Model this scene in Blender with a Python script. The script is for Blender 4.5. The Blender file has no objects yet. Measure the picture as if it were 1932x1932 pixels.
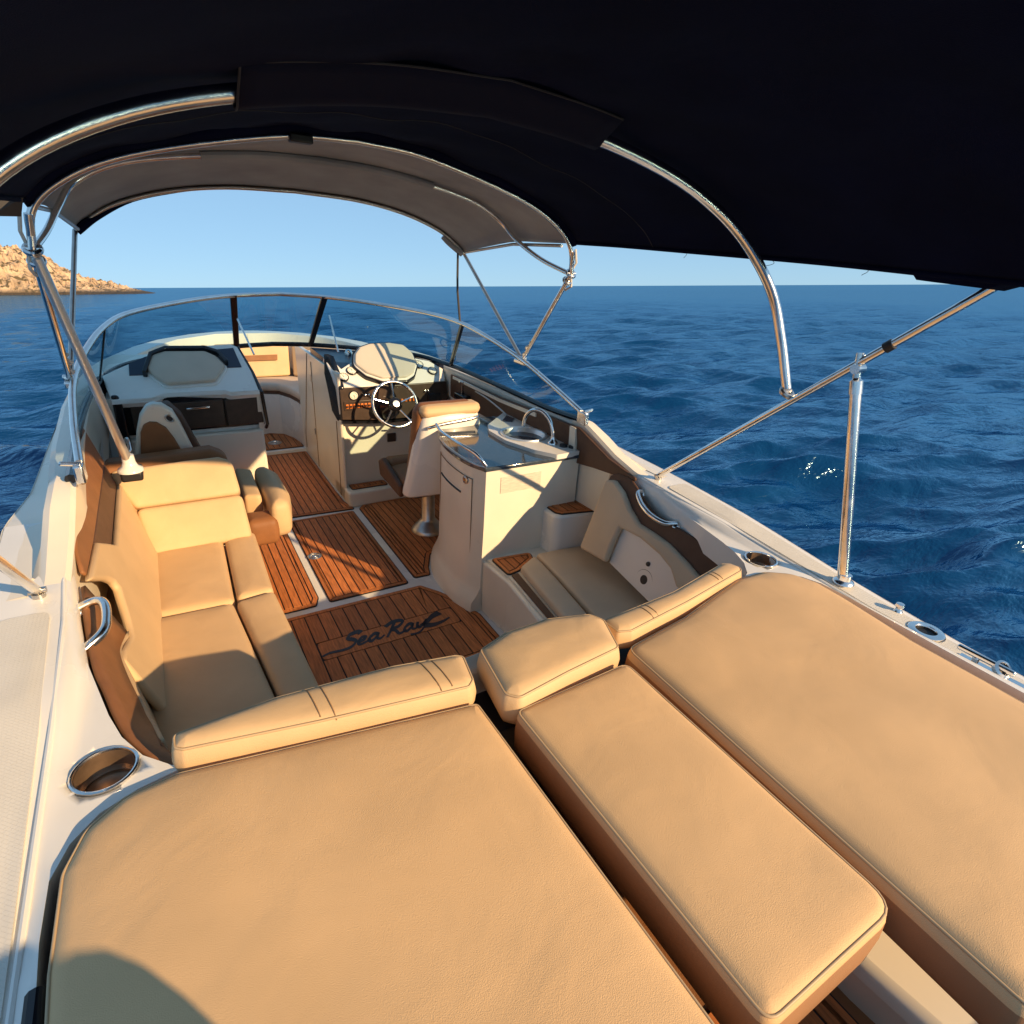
import bpy, bmesh, math, random
import numpy as np
from mathutils import Vector, Matrix, geometry as _geo, noise as _noise
from mathutils.bvhtree import BVHTree as _bvh
random.seed(7); rng = np.random.default_rng(11)
C = bpy.context.scene.collection
SC = bpy.context.scene
rad = math.radians

# ---------------------------------------------------------------- frame, camera, light
# The boat is modelled in its own frame (x starboard, y towards the bow, z up from the cockpit sole)
# and lies on the sea with its bow a little up.
SEA_N = Vector((-0.02754, 0.07369, 0.99690)).normalized()
BOAT = SEA_N.rotation_difference(Vector((0, 0, 1))).to_matrix().to_4x4()
WATER_Z = -0.32
cam = bpy.data.cameras.new('camera'); cam_o = bpy.data.objects.new('camera', cam); C.objects.link(cam_o)
cam.sensor_width = 36; cam.lens = 36 * 1069.01 / 1932; cam.clip_start = 0.02; cam.clip_end = 40000
CR = Matrix(((0.85823609, 0.16741634, -0.48518305), (-0.51004298, 0.38378575, -0.76978222), (0.05733222, 0.90811908, 0.41476831)))
cam_o.matrix_world = BOAT @ (Matrix.Translation((-0.75479, -1.30734, 1.76494)) @ CR.to_4x4())
SC.camera = cam_o

SUN_BOAT = Vector((0.53, -1.0, 0.50))
sd = (BOAT.to_3x3() @ SUN_BOAT).normalized()
w = bpy.data.worlds.new("World"); SC.world = w; w.use_nodes = True
nt = w.node_tree; bg = nt.nodes['Background']
sky = nt.nodes.new('ShaderNodeTexSky'); sky.sky_type = 'NISHITA'; sky.sun_disc = False
sky.sun_elevation = math.asin(sd.z); sky.sun_rotation = math.atan2(sd.x, sd.y) % (2 * math.pi)
sky.air_density = 0.8; sky.dust_density = 0.6; sky.ozone_density = 4.0; sky.altitude = 3000
gm = nt.nodes.new('ShaderNodeGamma'); gm.inputs[1].default_value = .28          # a hazy, evenly bright sky
wb_ = nt.nodes.new('ShaderNodeMix'); wb_.data_type = 'RGBA'; wb_.blend_type = 'MULTIPLY'; wb_.inputs[0].default_value = 1; wb_.inputs[7].default_value = (.78, 1.12, 1.38, 1)
nt.links.new(sky.outputs[0], gm.inputs[0]); nt.links.new(gm.outputs[0], wb_.inputs[6]); nt.links.new(wb_.outputs[2], bg.inputs[0]); bg.inputs[1].default_value = 0.205
SC.cycles.diffuse_bounces = 8
sun = bpy.data.lights.new('sun', 'SUN'); sun.energy = 3.9; sun.angle = rad(0.6); sun.color = (1.0, 0.69, 0.37)
sun_o = bpy.data.objects.new('sun', sun); C.objects.link(sun_o)
sun_o.rotation_euler = sd.to_track_quat('Z', 'Y').to_euler()
SC.view_settings.view_transform = 'Standard'; SC.view_settings.look = 'None'
SC.view_settings.gamma = 1; SC.view_settings.use_curve_mapping = False
SC.view_settings.exposure = 0.84

# ---------------------------------------------------------------- materials
def mat(name, col, rough=0.5, metal=0.0, spec=0.5, var=0.0, vscale=6.0, bump=0.0, bscale=300.0, wr=0.0, wscale=7.0,
        coat=0.0, rvar=0.0, stretch=None, sheen=0.0, var2=None):
    m = bpy.data.materials.new(name); m.use_nodes = True
    n = m.node_tree.nodes; l = m.node_tree.links; b = n['Principled BSDF']
    b.inputs['Base Color'].default_value = (*col, 1); b.inputs['Roughness'].default_value = rough
    b.inputs['Metallic'].default_value = metal; b.inputs['Specular IOR Level'].default_value = spec
    b.inputs['Coat Weight'].default_value = coat; b.inputs['Sheen Weight'].default_value = sheen
    tc = n.new('ShaderNodeTexCoord'); src = tc.outputs['Object']
    if stretch:
        mp = n.new('ShaderNodeMapping'); mp.inputs['Scale'].default_value = stretch
        l.new(src, mp.inputs['Vector']); src = mp.outputs[0]
    if var:
        t = n.new('ShaderNodeTexNoise'); t.inputs['Scale'].default_value = vscale; t.inputs['Detail'].default_value = 6
        l.new(src, t.inputs['Vector'])
        mx = n.new('ShaderNodeMix'); mx.data_type = 'RGBA'
        a = [max(0, c * (1 - var)) for c in col]; c2 = var2 or [min(1, c * (1 + var)) for c in col]
        mx.inputs[6].default_value = (*a, 1); mx.inputs[7].default_value = (*c2, 1)
        mr = n.new('ShaderNodeMapRange'); mr.inputs[1].default_value = .3; mr.inputs[2].default_value = .7
        l.new(t.outputs[0], mr.inputs[0]); l.new(mr.outputs[0], mx.inputs[0]); l.new(mx.outputs[2], b.inputs['Base Color'])
        if rvar:
            r2 = n.new('ShaderNodeMapRange'); r2.inputs[1].default_value = .3; r2.inputs[2].default_value = .7
            r2.inputs[3].default_value = max(.02, rough - rvar); r2.inputs[4].default_value = rough + rvar
            l.new(t.outputs[0], r2.inputs[0]); l.new(r2.outputs[0], b.inputs['Roughness'])
    prev = None
    if wr:
        t = n.new('ShaderNodeTexNoise'); t.inputs['Scale'].default_value = wscale; t.inputs['Detail'].default_value = 3; t.inputs['Distortion'].default_value = .6
        l.new(src, t.inputs['Vector']); bp = n.new('ShaderNodeBump'); bp.inputs['Strength'].default_value = wr; bp.inputs['Distance'].default_value = .02
        l.new(t.outputs[0], bp.inputs['Height']); prev = bp
    if bump:
        t = n.new('ShaderNodeTexNoise'); t.inputs['Scale'].default_value = bscale; t.inputs['Detail'].default_value = 2
        l.new(src, t.inputs['Vector']); bp = n.new('ShaderNodeBump'); bp.inputs['Strength'].default_value = bump; bp.inputs['Distance'].default_value = .002
        l.new(t.outputs[0], bp.inputs['Height'])
        if prev: l.new(prev.outputs[0], bp.inputs['Normal'])
        prev = bp
    if prev: l.new(prev.outputs[0], b.inputs['Normal'])
    return m

M = {}
M['pad'] = mat('pad_vinyl', (.70, .46, .24), .62, var=.075, vscale=4, bump=.4, bscale=650, wr=.2, wscale=4.5, spec=.3)
M['tan'] = mat('tan_vinyl', (.62, .43, .24), .55, var=.05, vscale=7, bump=.3, bscale=500, wr=.13, wscale=9, spec=.35)
M['tan2'] = mat('tan_seat_vinyl', (.64, .43, .235), .55, var=.05, vscale=7, bump=.3, bscale=500, wr=.12, wscale=9, spec=.35)
M['brown'] = mat('brown_vinyl', (.27, .115, .045), .55, var=.12, vscale=12, bump=.4, bscale=400, wr=.12, wscale=14, spec=.3)
M['dkbrown'] = mat('dark_brown_vinyl', (.11, .055, .032), .55, var=.15, vscale=14, bump=.4, bscale=400, spec=.3)
M['grey'] = mat('taupe_vinyl', (.60, .49, .38), .6, var=.06, vscale=6, bump=.3, bscale=400, wr=.08)
M['pipe'] = mat('piping_vinyl', (.50, .36, .21), .5)
M['seam'] = mat('seam_thread', (.27, .16, .08), .8)
M['white'] = mat('white_gelcoat', (.81, .785, .73), .26, var=.05, vscale=3, coat=.25, rvar=.08)
M['cream'] = mat('cream_gelcoat', (.80, .73, .60), .35, var=.04, vscale=5, coat=.2, rvar=.08)
M['hull'] = mat('hull_gelcoat', (.70, .72, .74), .12, coat=.5)
M['chrome'] = mat('stainless_steel', (.80, .78, .75), .20, metal=1, var=.1, vscale=18, rvar=.07)
M['chromed'] = mat('dull_steel', (.55, .52, .48), .35, metal=1, var=.12, vscale=20)
M['steel2'] = mat('brushed_steel', (.84, .82, .78), .38, metal=.85)
M['cupsteel'] = mat('stained_steel', (.30, .20, .13), .35, metal=.7, var=.3, vscale=25)
M['taupe'] = mat('warm_taupe_vinyl', (.64, .49, .335), .6, var=.06, vscale=6, bump=.3, bscale=400, wr=.08)
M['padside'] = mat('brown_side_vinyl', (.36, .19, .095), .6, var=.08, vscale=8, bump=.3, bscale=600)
M['lid'] = mat('lid_vinyl', (.56, .51, .43), .5, bump=.3, bscale=500)
M['thread'] = mat('grey_thread', (.022, .022, .028), .8)
M['black'] = mat('black_rubber', (.012, .012, .014), .5)
M['gloss'] = mat('gloss_black_trim', (.012, .012, .016), .15)
M['dash'] = mat('dash_brown_panel', (.055, .035, .025), .35, var=.2, vscale=30)
M['navy'] = mat('navy_dash_top', (.012, .022, .05), .3)
M['slate'] = mat('slate_counter', (.045, .06, .08), .09, var=.35, vscale=60, coat=.3)
M['caulk'] = mat('black_caulk', (.014, .011, .010), .7)
M['red'] = mat('amber_switch', (.75, .20, .03), .4)
M['face'] = mat('gauge_face', (.86, .82, .72), .35)
M['ink'] = mat('black_print', (.012, .012, .02), .45)
M['canvas'] = mat('navy_canvas', (.0022, .0040, .020), .9, var=.25, vscale=4, bump=.4, bscale=500, wr=.35, wscale=2.2, spec=.08)
M['canvas2'] = mat('charcoal_canvas', (.325, .322, .325), .85, var=.12, vscale=5, bump=.4, bscale=500, wr=.15, wscale=3, spec=.2)
M['strap'] = mat('canvas_strap', (.05, .045, .045), .8)
M['webbing'] = mat('white_cord', (.6, .57, .52), .8)
M['rust'] = mat('rusty_steel', (.42, .20, .07), .5, metal=.6, var=.4, vscale=60)
M['skin'] = mat('skin', (.45, .26, .17), .55)
M['shirt'] = mat('shirt_cloth', (.12, .14, .2), .8)
M['shorts'] = mat('shorts_cloth', (.06, .06, .07), .8)
M['hair'] = mat('hair', (.02, .015, .01), .6)

def teak_mat():
    m = mat('teak_plank', (.52, .175, .052), .55, var=.30, vscale=9, stretch=(14, 1.2, 14), bump=.5, bscale=60, spec=.3)
    n = m.node_tree.nodes; l = m.node_tree.links; b = n['Principled BSDF']
    src = b.inputs['Base Color'].links[0].from_socket
    oi = n.new('ShaderNodeObjectInfo'); mr = n.new('ShaderNodeMapRange'); mr.inputs[3].default_value = .8; mr.inputs[4].default_value = 1.18
    l.new(oi.outputs['Random'], mr.inputs[0])
    hs = n.new('ShaderNodeHueSaturation'); l.new(mr.outputs[0], hs.inputs['Value']); l.new(src, hs.inputs['Color']); l.new(hs.outputs[0], b.inputs['Base Color'])
    return m
M['teak'] = teak_mat()

def nonskid():
    m = mat('nonskid_gelcoat', (.70, .665, .59), .6, var=.05, vscale=6)
    n = m.node_tree.nodes; l = m.node_tree.links; b = n['Principled BSDF']
    tc = n.new('ShaderNodeTexCoord'); mp = n.new('ShaderNodeMapping'); mp.inputs['Rotation'].default_value = (0, 0, rad(45)); mp.inputs['Scale'].default_value = (1, 1, 0)
    l.new(tc.outputs['Object'], mp.inputs[0])
    ck = n.new('ShaderNodeTexChecker'); ck.inputs['Scale'].default_value = 170
    l.new(mp.outputs[0], ck.inputs[0])
    bp = n.new('ShaderNodeBump'); bp.inputs['Strength'].default_value = 1.0; bp.inputs['Distance'].default_value = .003
    l.new(ck.outputs['Fac'], bp.inputs['Height']); l.new(bp.outputs[0], b.inputs['Normal'])
    return m
M['nonskid'] = nonskid()

def glass(name, tint, f0=1.45):
    m = bpy.data.materials.new(name); m.use_nodes = True; n = m.node_tree.nodes; l = m.node_tree.links
    n.remove(n['Principled BSDF']); out = n['Material Output']
    tr = n.new('ShaderNodeBsdfTransparent'); tr.inputs[0].default_value = (*tint, 1)
    gl = n.new('ShaderNodeBsdfGlossy'); gl.inputs['Roughness'].default_value = .02
    fr = n.new('ShaderNodeFresnel'); ge = n.new('ShaderNodeNewGeometry'); mr = n.new('ShaderNodeMapRange')
    mr.inputs[3].default_value = f0; mr.inputs[4].default_value = 1 / f0; l.new(ge.outputs['Backfacing'], mr.inputs[0]); l.new(mr.outputs[0], fr.inputs[0])
    mx = n.new('ShaderNodeMixShader'); l.new(fr.outputs[0], mx.inputs[0]); l.new(tr.outputs[0], mx.inputs[1]); l.new(gl.outputs[0], mx.inputs[2])
    l.new(mx.outputs[0], out.inputs[0]); return m
M['glass'] = glass('windshield_glass', (.64, .83, .87))
M['acrylic'] = glass('clear_acrylic', (.90, .92, .92))

def rock_mat():
    m = mat('headland_rock', (.56, .39, .235), .9, var=.4, vscale=.16, bump=.0)
    n = m.node_tree.nodes; l = m.node_tree.links; b = n['Principled BSDF']
    src = b.inputs['Base Color'].links[0].from_socket
    tc = n.new('ShaderNodeTexCoord'); t = n.new('ShaderNodeTexNoise'); t.inputs['Scale'].default_value = .55; t.inputs['Detail'].default_value = 8
    l.new(tc.outputs['Object'], t.inputs['Vector'])
    cr = n.new('ShaderNodeValToRGB'); cr.color_ramp.elements[0].position = .52; cr.color_ramp.elements[1].position = .60
    l.new(t.outputs[0], cr.inputs[0])
    mx = n.new('ShaderNodeMix'); mx.data_type = 'RGBA'; l.new(cr.outputs[0], mx.inputs[0]); l.new(src, mx.inputs[6]); mx.inputs[7].default_value = (.13, .095, .045, 1)
    # darker band along the waterline
    sp = n.new('ShaderNodeSeparateXYZ'); l.new(tc.outputs['Object'], sp.inputs[0]); mr = n.new('ShaderNodeMapRange'); mr.inputs[1].default_value = .3; mr.inputs[2].default_value = 1.6; l.new(sp.outputs[2], mr.inputs[0])
    m2 = n.new('ShaderNodeMix'); m2.data_type = 'RGBA'; l.new(mr.outputs[0], m2.inputs[0]); m2.inputs[6].default_value = (.06, .045, .03, 1); l.new(mx.outputs[2], m2.inputs[7])
    l.new(m2.outputs[2], b.inputs['Base Color'])
    bp = n.new('ShaderNodeBump'); bp.inputs['Strength'].default_value = 1; bp.inputs['Distance'].default_value = 1.2; l.new(t.outputs[0], bp.inputs['Height']); l.new(bp.outputs[0], b.inputs['Normal'])
    return m
M['rock'] = rock_mat()

def sea_mat():
    m = bpy.data.materials.new('sea_water'); m.use_nodes = True; n = m.node_tree.nodes; l = m.node_tree.links
    n.remove(n['Principled BSDF']); out = n['Material Output']
    df = n.new('ShaderNodeBsdfDiffuse'); df.inputs[0].default_value = (.0004, .031, .105, 1)
    gl = n.new('ShaderNodeBsdfGlossy'); gl.inputs['Roughness'].default_value = .13; gl.inputs[0].default_value = (.48, .80, 1, 1)
    tc = n.new('ShaderNodeTexCoord'); prev = None
    for sc_, det, st, dist, rot in ((.16, 3, 1.0, .8, 27), (1.1, 3, .9, .15, 22), (3.4, 4, 1.0, .052, 14), (11, 3, .9, .0125, 32)):
        mp = n.new('ShaderNodeMapping'); mp.inputs['Scale'].default_value = (.48, 1.0, 1.0); mp.inputs['Rotation'].default_value = (0, 0, rad(rot))
        l.new(tc.outputs['Object'], mp.inputs[0])
        t = n.new('ShaderNodeTexNoise'); t.inputs['Scale'].default_value = sc_; t.inputs['Roughness'].default_value = .62; t.inputs['Detail'].default_value = det; t.inputs['Distortion'].default_value = .4
        l.new(mp.outputs[0], t.inputs['Vector'])
        bp = n.new('ShaderNodeBump'); bp.inputs['Strength'].default_value = st; bp.inputs['Distance'].default_value = dist
        l.new(t.outputs[0], bp.inputs['Height'])
        if prev: l.new(prev.outputs[0], bp.inputs['Normal'])
        prev = bp
    fr = n.new('ShaderNodeFresnel'); fr.inputs[0].default_value = 1.333
    for x in (df, gl, fr): l.new(prev.outputs[0], x.inputs['Normal'])
    # choppy water never mirrors fully at grazing angles: the far facets hide one another
    mr = n.new('ShaderNodeMapRange'); mr.inputs[1].default_value = 0; mr.inputs[2].default_value = .24; mr.inputs[3].default_value = 0; mr.inputs[4].default_value = .47
    l.new(fr.outputs[0], mr.inputs[0])
    mx = n.new('ShaderNodeMixShader'); l.new(mr.outputs[0], mx.inputs[0]); l.new(df.outputs[0], mx.inputs[1]); l.new(gl.outputs[0], mx.inputs[2]); l.new(mx.outputs[0], out.inputs[0])
    return m
M['sea'] = sea_mat()

# ---------------------------------------------------------------- geometry helpers
class G:
    def __init__(s): s.v = []; s.f = []
    def add(s, v, f):
        o = len(s.v); s.v += [tuple(p) for p in v]; s.f += [tuple(i + o for i in q) for q in f]; return s
def V(*a): return Vector(a)
def prism(poly, z0, z1):
    """poly: list of (x, y) -> closed prism between z0 and z1"""
    a = sum(poly[i][0] * poly[(i + 1) % len(poly)][1] - poly[(i + 1) % len(poly)][0] * poly[i][1] for i in range(len(poly)))
    if a < 0: poly = poly[::-1]
    n = len(poly); v = [(x, y, z0) for x, y in poly] + [(x, y, z1) for x, y in poly]
    return v, [tuple(range(n - 1, -1, -1)), tuple(range(n, 2 * n))] + [(i, (i + 1) % n, n + (i + 1) % n, n + i) for i in range(n)]
def extr(pts, d):
    """closed 3-D outline swept by vector d"""
    n = len(pts); d = Vector(d); v = [Vector(p) for p in pts] + [Vector(p) + d for p in pts]
    return v, [tuple(range(n - 1, -1, -1)), tuple(range(n, 2 * n))] + [(i, (i + 1) % n, n + (i + 1) % n, n + i) for i in range(n)]
def box(x0, x1, y0, y1, z0, z1): return prism([(x0, y0), (x1, y0), (x1, y1), (x0, y1)], z0, z1)
def spline(pts, n=8, closed=False):
    P = [Vector(p) for p in pts]; N = len(P); out = []
    for i in range(N if closed else N - 1):
        p1, p2 = P[i], P[(i + 1) % N]
        p0 = P[i - 1] if (closed or i > 0) else p1 * 2 - p2
        p3 = P[(i + 2) % N] if (closed or i + 2 < N) else p2 * 2 - p1
        for k in range(n):
            t = k / n
            out.append(.5 * ((2 * p1) + (p2 - p0) * t + (2 * p0 - 5 * p1 + 4 * p2 - p3) * t * t + (3 * p1 - p0 - 3 * p2 + p3) * t ** 3))
    if not closed: out.append(P[-1])
    return out
def tube(path, r, seg=10, closed=False):
    P = [Vector(p) for p in path]; n = len(P); v = []; f = []
    T = [((P[(i + 1) % n] - P[i - 1]) if closed else (P[min(i + 1, n - 1)] - P[max(i - 1, 0)])).normalized() for i in range(n)]
    N = T[0].orthogonal().normalized()
    for i in range(n):
        N = (N - T[i] * N.dot(T[i])).normalized(); B = T[i].cross(N); rr = r[i] if isinstance(r, (list, tuple)) else r
        for k in range(seg):
            a = 2 * math.pi * k / seg; v.append(P[i] + (N * math.cos(a) + B * math.sin(a)) * rr)
    for i in range(n if closed else n - 1):
        j = (i + 1) % n
        for k in range(seg): f.append((i * seg + k, i * seg + (k + 1) % seg, j * seg + (k + 1) % seg, j * seg + k))
    if not closed: f += [tuple(range(seg - 1, -1, -1)), tuple(range((n - 1) * seg, n * seg))]
    return v, f
def lathe(prof, c=(0, 0, 0), axis=(0, 0, 1), seg=28, caps=True):
    """prof: list of (radius, height) along axis from centre c"""
    ax = Vector(axis).normalized(); u = ax.orthogonal().normalized(); w_ = ax.cross(u); c = Vector(c); v = []; f = []
    for r, h in prof:
        for k in range(seg):
            a = 2 * math.pi * k / seg; v.append(c + ax * h + (u * math.cos(a) + w_ * math.sin(a)) * r)
    for i in range(len(prof) - 1):
        for k in range(seg): f.append((i * seg + k, i * seg + (k + 1) % seg, (i + 1) * seg + (k + 1) % seg, (i + 1) * seg + k))
    if caps: f += [tuple(range(seg - 1, -1, -1)), tuple(range((len(prof) - 1) * seg, len(prof) * seg))]
    return v, f
def ring(c, R, r, axis=(0, 0, 1), seg=36, s2=8, sx=1, sy=1):
    ax = Vector(axis).normalized(); u = ax.orthogonal().normalized() if abs(ax.z) < .99 else V(1, 0, 0); w_ = ax.cross(u); c = Vector(c)
    return tube([c + (u * math.cos(2 * math.pi * k / seg) * sx + w_ * math.sin(2 * math.pi * k / seg) * sy) * R for k in range(seg)], r, s2, True)
def roundpoly(poly, r, n=5):
    out = []; N = len(poly)
    for i in range(N):
        p = Vector(poly[i]); a = Vector(poly[i - 1]) - p; b = Vector(poly[(i + 1) % N]) - p
        rr = r[i] if isinstance(r, (list, tuple)) else r
        la, lb = a.length, b.length; a.normalize(); b.normalize()
        ang = a.angle(b)
        if rr <= 0 or ang > 3.0: out.append(tuple(p)); continue
        d = min(rr / math.tan(ang / 2), la * .48, lb * .48)
        p1 = p + a * d; p2 = p + b * d
        for k in range(n + 1):
            t = k / n; out.append(tuple(p1 * (1 - t) ** 2 + p * 2 * t * (1 - t) + p2 * t * t))
    return out
def ccw(poly):
    a = sum(poly[i][0] * poly[(i + 1) % len(poly)][1] - poly[(i + 1) % len(poly)][0] * poly[i][1] for i in range(len(poly)))
    return poly if a > 0 else poly[::-1]
def inset(poly, d):
    n = len(poly); out = []
    for i in range(n):
        p = Vector(poly[i][:2]); e1 = (p - Vector(poly[i - 1][:2])); e2 = (Vector(poly[(i + 1) % n][:2]) - p)
        if e1.length < 1e-7: e1 = e2
        if e2.length < 1e-7: e2 = e1
        n1 = V(-e1.y, e1.x).normalized(); n2 = V(-e2.y, e2.x).normalized(); m = n1 + n2
        if m.length < 1e-6: m = n1
        m.normalize(); k = 1 / max(.45, m.dot(n1)); out.append(p + m * d * k)
    return out
def frame(o, x, y):
    x = Vector(x).normalized(); y = Vector(y); z = x.cross(y).normalized(); y = z.cross(x)
    m = Matrix((x, y, z)).transposed().to_4x4(); m.translation = Vector(o); return m
def seg_dist(px, poly):
    P = np.array(px)[:, None, :]; A = np.array(poly)[None]; B_ = np.roll(A, -1, 1); D = B_ - A; L2 = (D ** 2).sum(-1) + 1e-12
    t = np.clip(((P - A) * D).sum(-1) / L2, 0, 1); return np.sqrt((((A + D * t[..., None]) - P) ** 2).sum(-1)).min(1)
def in_poly(pts, poly):
    x, y = pts[:, 0], pts[:, 1]; c = np.zeros(len(pts), bool)
    for i in range(len(poly)):
        (x1, y1), (x2, y2) = poly[i - 1], poly[i]
        c ^= ((y1 > y) != (y2 > y)) & (x < (x2 - x1) * (y - y1) / ((y2 - y1) or 1e-12) + x1)
    return c
def cushion(poly, T, r=.025, puff=.012, mtx=None, soft=.10, sag=.0012):
    """upholstered block: outline, thickness, edge radius, crown; top is a height field over the outline"""
    poly = ccw([(float(p[0]), float(p[1])) for p in poly]); r = min(r, T * .48)
    q = [poly[0]]
    for p in poly[1:]:
        if math.hypot(p[0] - q[-1][0], p[1] - q[-1][1]) > 2e-4: q.append(p)
    if math.hypot(q[0][0] - q[-1][0], q[0][1] - q[-1][1]) < 2e-4: q.pop()
    step = max(.011, min(.03, math.sqrt(area(q)) / 22)); poly = []
    for i in range(len(q)):
        a_, b_ = Vector(q[i]), Vector(q[(i + 1) % len(q)]); k = max(1, int((b_ - a_).length / step))
        poly += [tuple(a_.lerp(b_, j / k)) for j in range(k)]
    n = len(poly); arr = np.array(poly); pts = []
    for d in (.10 * r, .30 * r, .62 * r, r):
        c = np.array([tuple(p) for p in inset(poly, d)]); ok = in_poly(c, poly) & (seg_dist(c, poly) > d * .93); pts += [tuple(p) for p in c[ok]]
    lo, hi = arr.min(0), arr.max(0); gx, gy = np.meshgrid(np.arange(lo[0] + step / 2, hi[0], step), np.arange(lo[1] + step / 2, hi[1], step))
    gg = np.stack([gx.ravel(), gy.ravel()], -1); ok = in_poly(gg, poly); gg = gg[ok]; gg = gg[seg_dist(gg, poly) > r + step * .6]
    pts += [tuple(p) for p in gg]
    allp = [Vector(p) for p in poly] + [Vector(p) for p in pts]
    vo, _, fo, _, _, _ = _geo.delaunay_2d_cdt(allp, [(i, (i + 1) % n) for i in range(n)], [tuple(range(n))], 1, 1e-6)
    P2 = np.array([tuple(p) for p in vo]); d = seg_dist(P2, poly); dd = np.minimum(d, r)
    z = T - r + np.sqrt(np.maximum(0, r * r - (r - dd) ** 2)) + puff * (1 - np.exp(-np.maximum(0, d - r * .5) / soft))
    sd0 = random.random() * 50
    z = z + np.array([sag * 2.2 * _noise.noise(Vector((x * 5.5 + sd0, y * 5.5, 0))) + sag * .7 * _noise.noise(Vector((x * 17 + sd0, y * 17, 3))) for x, y in P2]) * np.clip(d / r, 0, 1)
    v = [(float(x), float(y), float(h)) for (x, y), h in zip(P2, z)]; f = [tuple(t_) for t_ in fo]
    key = {}
    for i, (x, y) in enumerate(P2): key[(round(x, 5), round(y, 5))] = i
    top = [key.get((round(p[0], 5), round(p[1], 5))) for p in poly]
    if None in top: top = [int(((P2 - np.array(p)) ** 2).sum(1).argmin()) for p in poly]
    prev = top
    for off, zz in ((-.0025, T * .5), (0, r * .7), (r * .2, r * .2), (r * .5, 0)):
        o_ = len(v); v += [(p.x, p.y, zz) for p in inset(poly, off)]
        f += [(prev[i], o_ + i, o_ + (i + 1) % n, prev[(i + 1) % n]) for i in range(n)]; prev = list(range(o_, o_ + n))
    f.append(tuple(prev[::-1]))
    if mtx is not None: v = [mtx @ Vector(p) for p in v]
    return v, f
def prism_holes(poly, holes, z0, z1, zf=None, step=.03):
    """prism with round holes right through"""
    poly = ccw([tuple(p) for p in poly]); loops = [poly]
    for cx_, cy_, R in holes: loops.append([(cx_ + R * math.cos(2 * math.pi * k / 32), cy_ + R * math.sin(2 * math.pi * k / 32)) for k in range(32)])
    allp = []; ed = []
    for L in loops:
        o_ = len(allp); allp += [Vector(p) for p in L]; ed += [(o_ + i, o_ + (i + 1) % len(L)) for i in range(len(L))]
    if zf:
        arr = np.array(poly); lo, hi = arr.min(0), arr.max(0); gx, gy = np.meshgrid(np.arange(lo[0], hi[0], step * .6), np.arange(lo[1], hi[1], step))
        gg = np.stack([gx.ravel(), gy.ravel()], -1); gg = gg[in_poly(gg, poly)]; gg = gg[seg_dist(gg, poly) > step * .3]
        for h in holes: gg = gg[np.hypot(gg[:, 0] - h[0], gg[:, 1] - h[1]) > h[2] + step * .3]
        allp += [Vector(p) for p in gg]
    vo, eo, fo, _, _, _ = _geo.delaunay_2d_cdt(allp, ed, [tuple(range(len(poly)))], 1, 1e-6)
    P2 = np.array([tuple(p) for p in vo]); keep = []
    for t_ in fo:
        c = P2[list(t_)].mean(0)
        if not any(math.hypot(c[0] - h[0], c[1] - h[1]) < h[2] * .985 for h in holes): keep.append(tuple(t_))
    m_ = len(P2); v = [(x, y, z1 + (zf(x, y) if zf else 0)) for x, y in P2] + [(x, y, z0) for x, y in P2]; f = keep + [tuple(i + m_ for i in t_[::-1]) for t_ in keep]
    near = lambda p: int(((P2 - np.array(tuple(p))) ** 2).sum(1).argmin())
    for L in loops:
        ix = [near(p) for p in L]
        f += [(ix[i], ix[i] + m_, ix[(i + 1) % len(ix)] + m_, ix[(i + 1) % len(ix)]) for i in range(len(ix))]
    return v, f
def edge_line(poly, T, r, mtx=None, rr=.0035, d=None):
    poly = ccw([tuple(p) for p in poly]); q = [V(p.x, p.y, T - r * .32) for p in inset(poly, r * .24 if d is None else d)]
    if mtx is not None: q = [mtx @ p for p in q]
    return tube(q, rr, 6, True)
def area(p): return abs(sum(p[i][0] * p[(i + 1) % len(p)][1] - p[(i + 1) % len(p)][0] * p[i][1] for i in range(len(p)))) / 2
def drape(vf, pts, n=14, lift=.0006):
    t = _bvh.FromPolygons([tuple(p) for p in vf[0]], vf[1]); out = []
    for i in range(n):
        u = i / (n - 1); p = Vector((pts[0][0] + (pts[1][0] - pts[0][0]) * u, pts[0][1] + (pts[1][1] - pts[0][1]) * u, 3))
        h = t.ray_cast(p, Vector((0, 0, -1)))
        if h[0] is not None: out.append(h[0] + Vector((0, 0, lift)))
    zm = max(p.z for p in out); return [p for p in out if p.z > zm - .022]
def arc(cx, cy, r, a0, a1, n=10): return [(cx + r * math.cos(rad(a0 + (a1 - a0) * k / n)), cy + r * math.sin(rad(a0 + (a1 - a0) * k / n))) for k in range(n + 1)]

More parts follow.
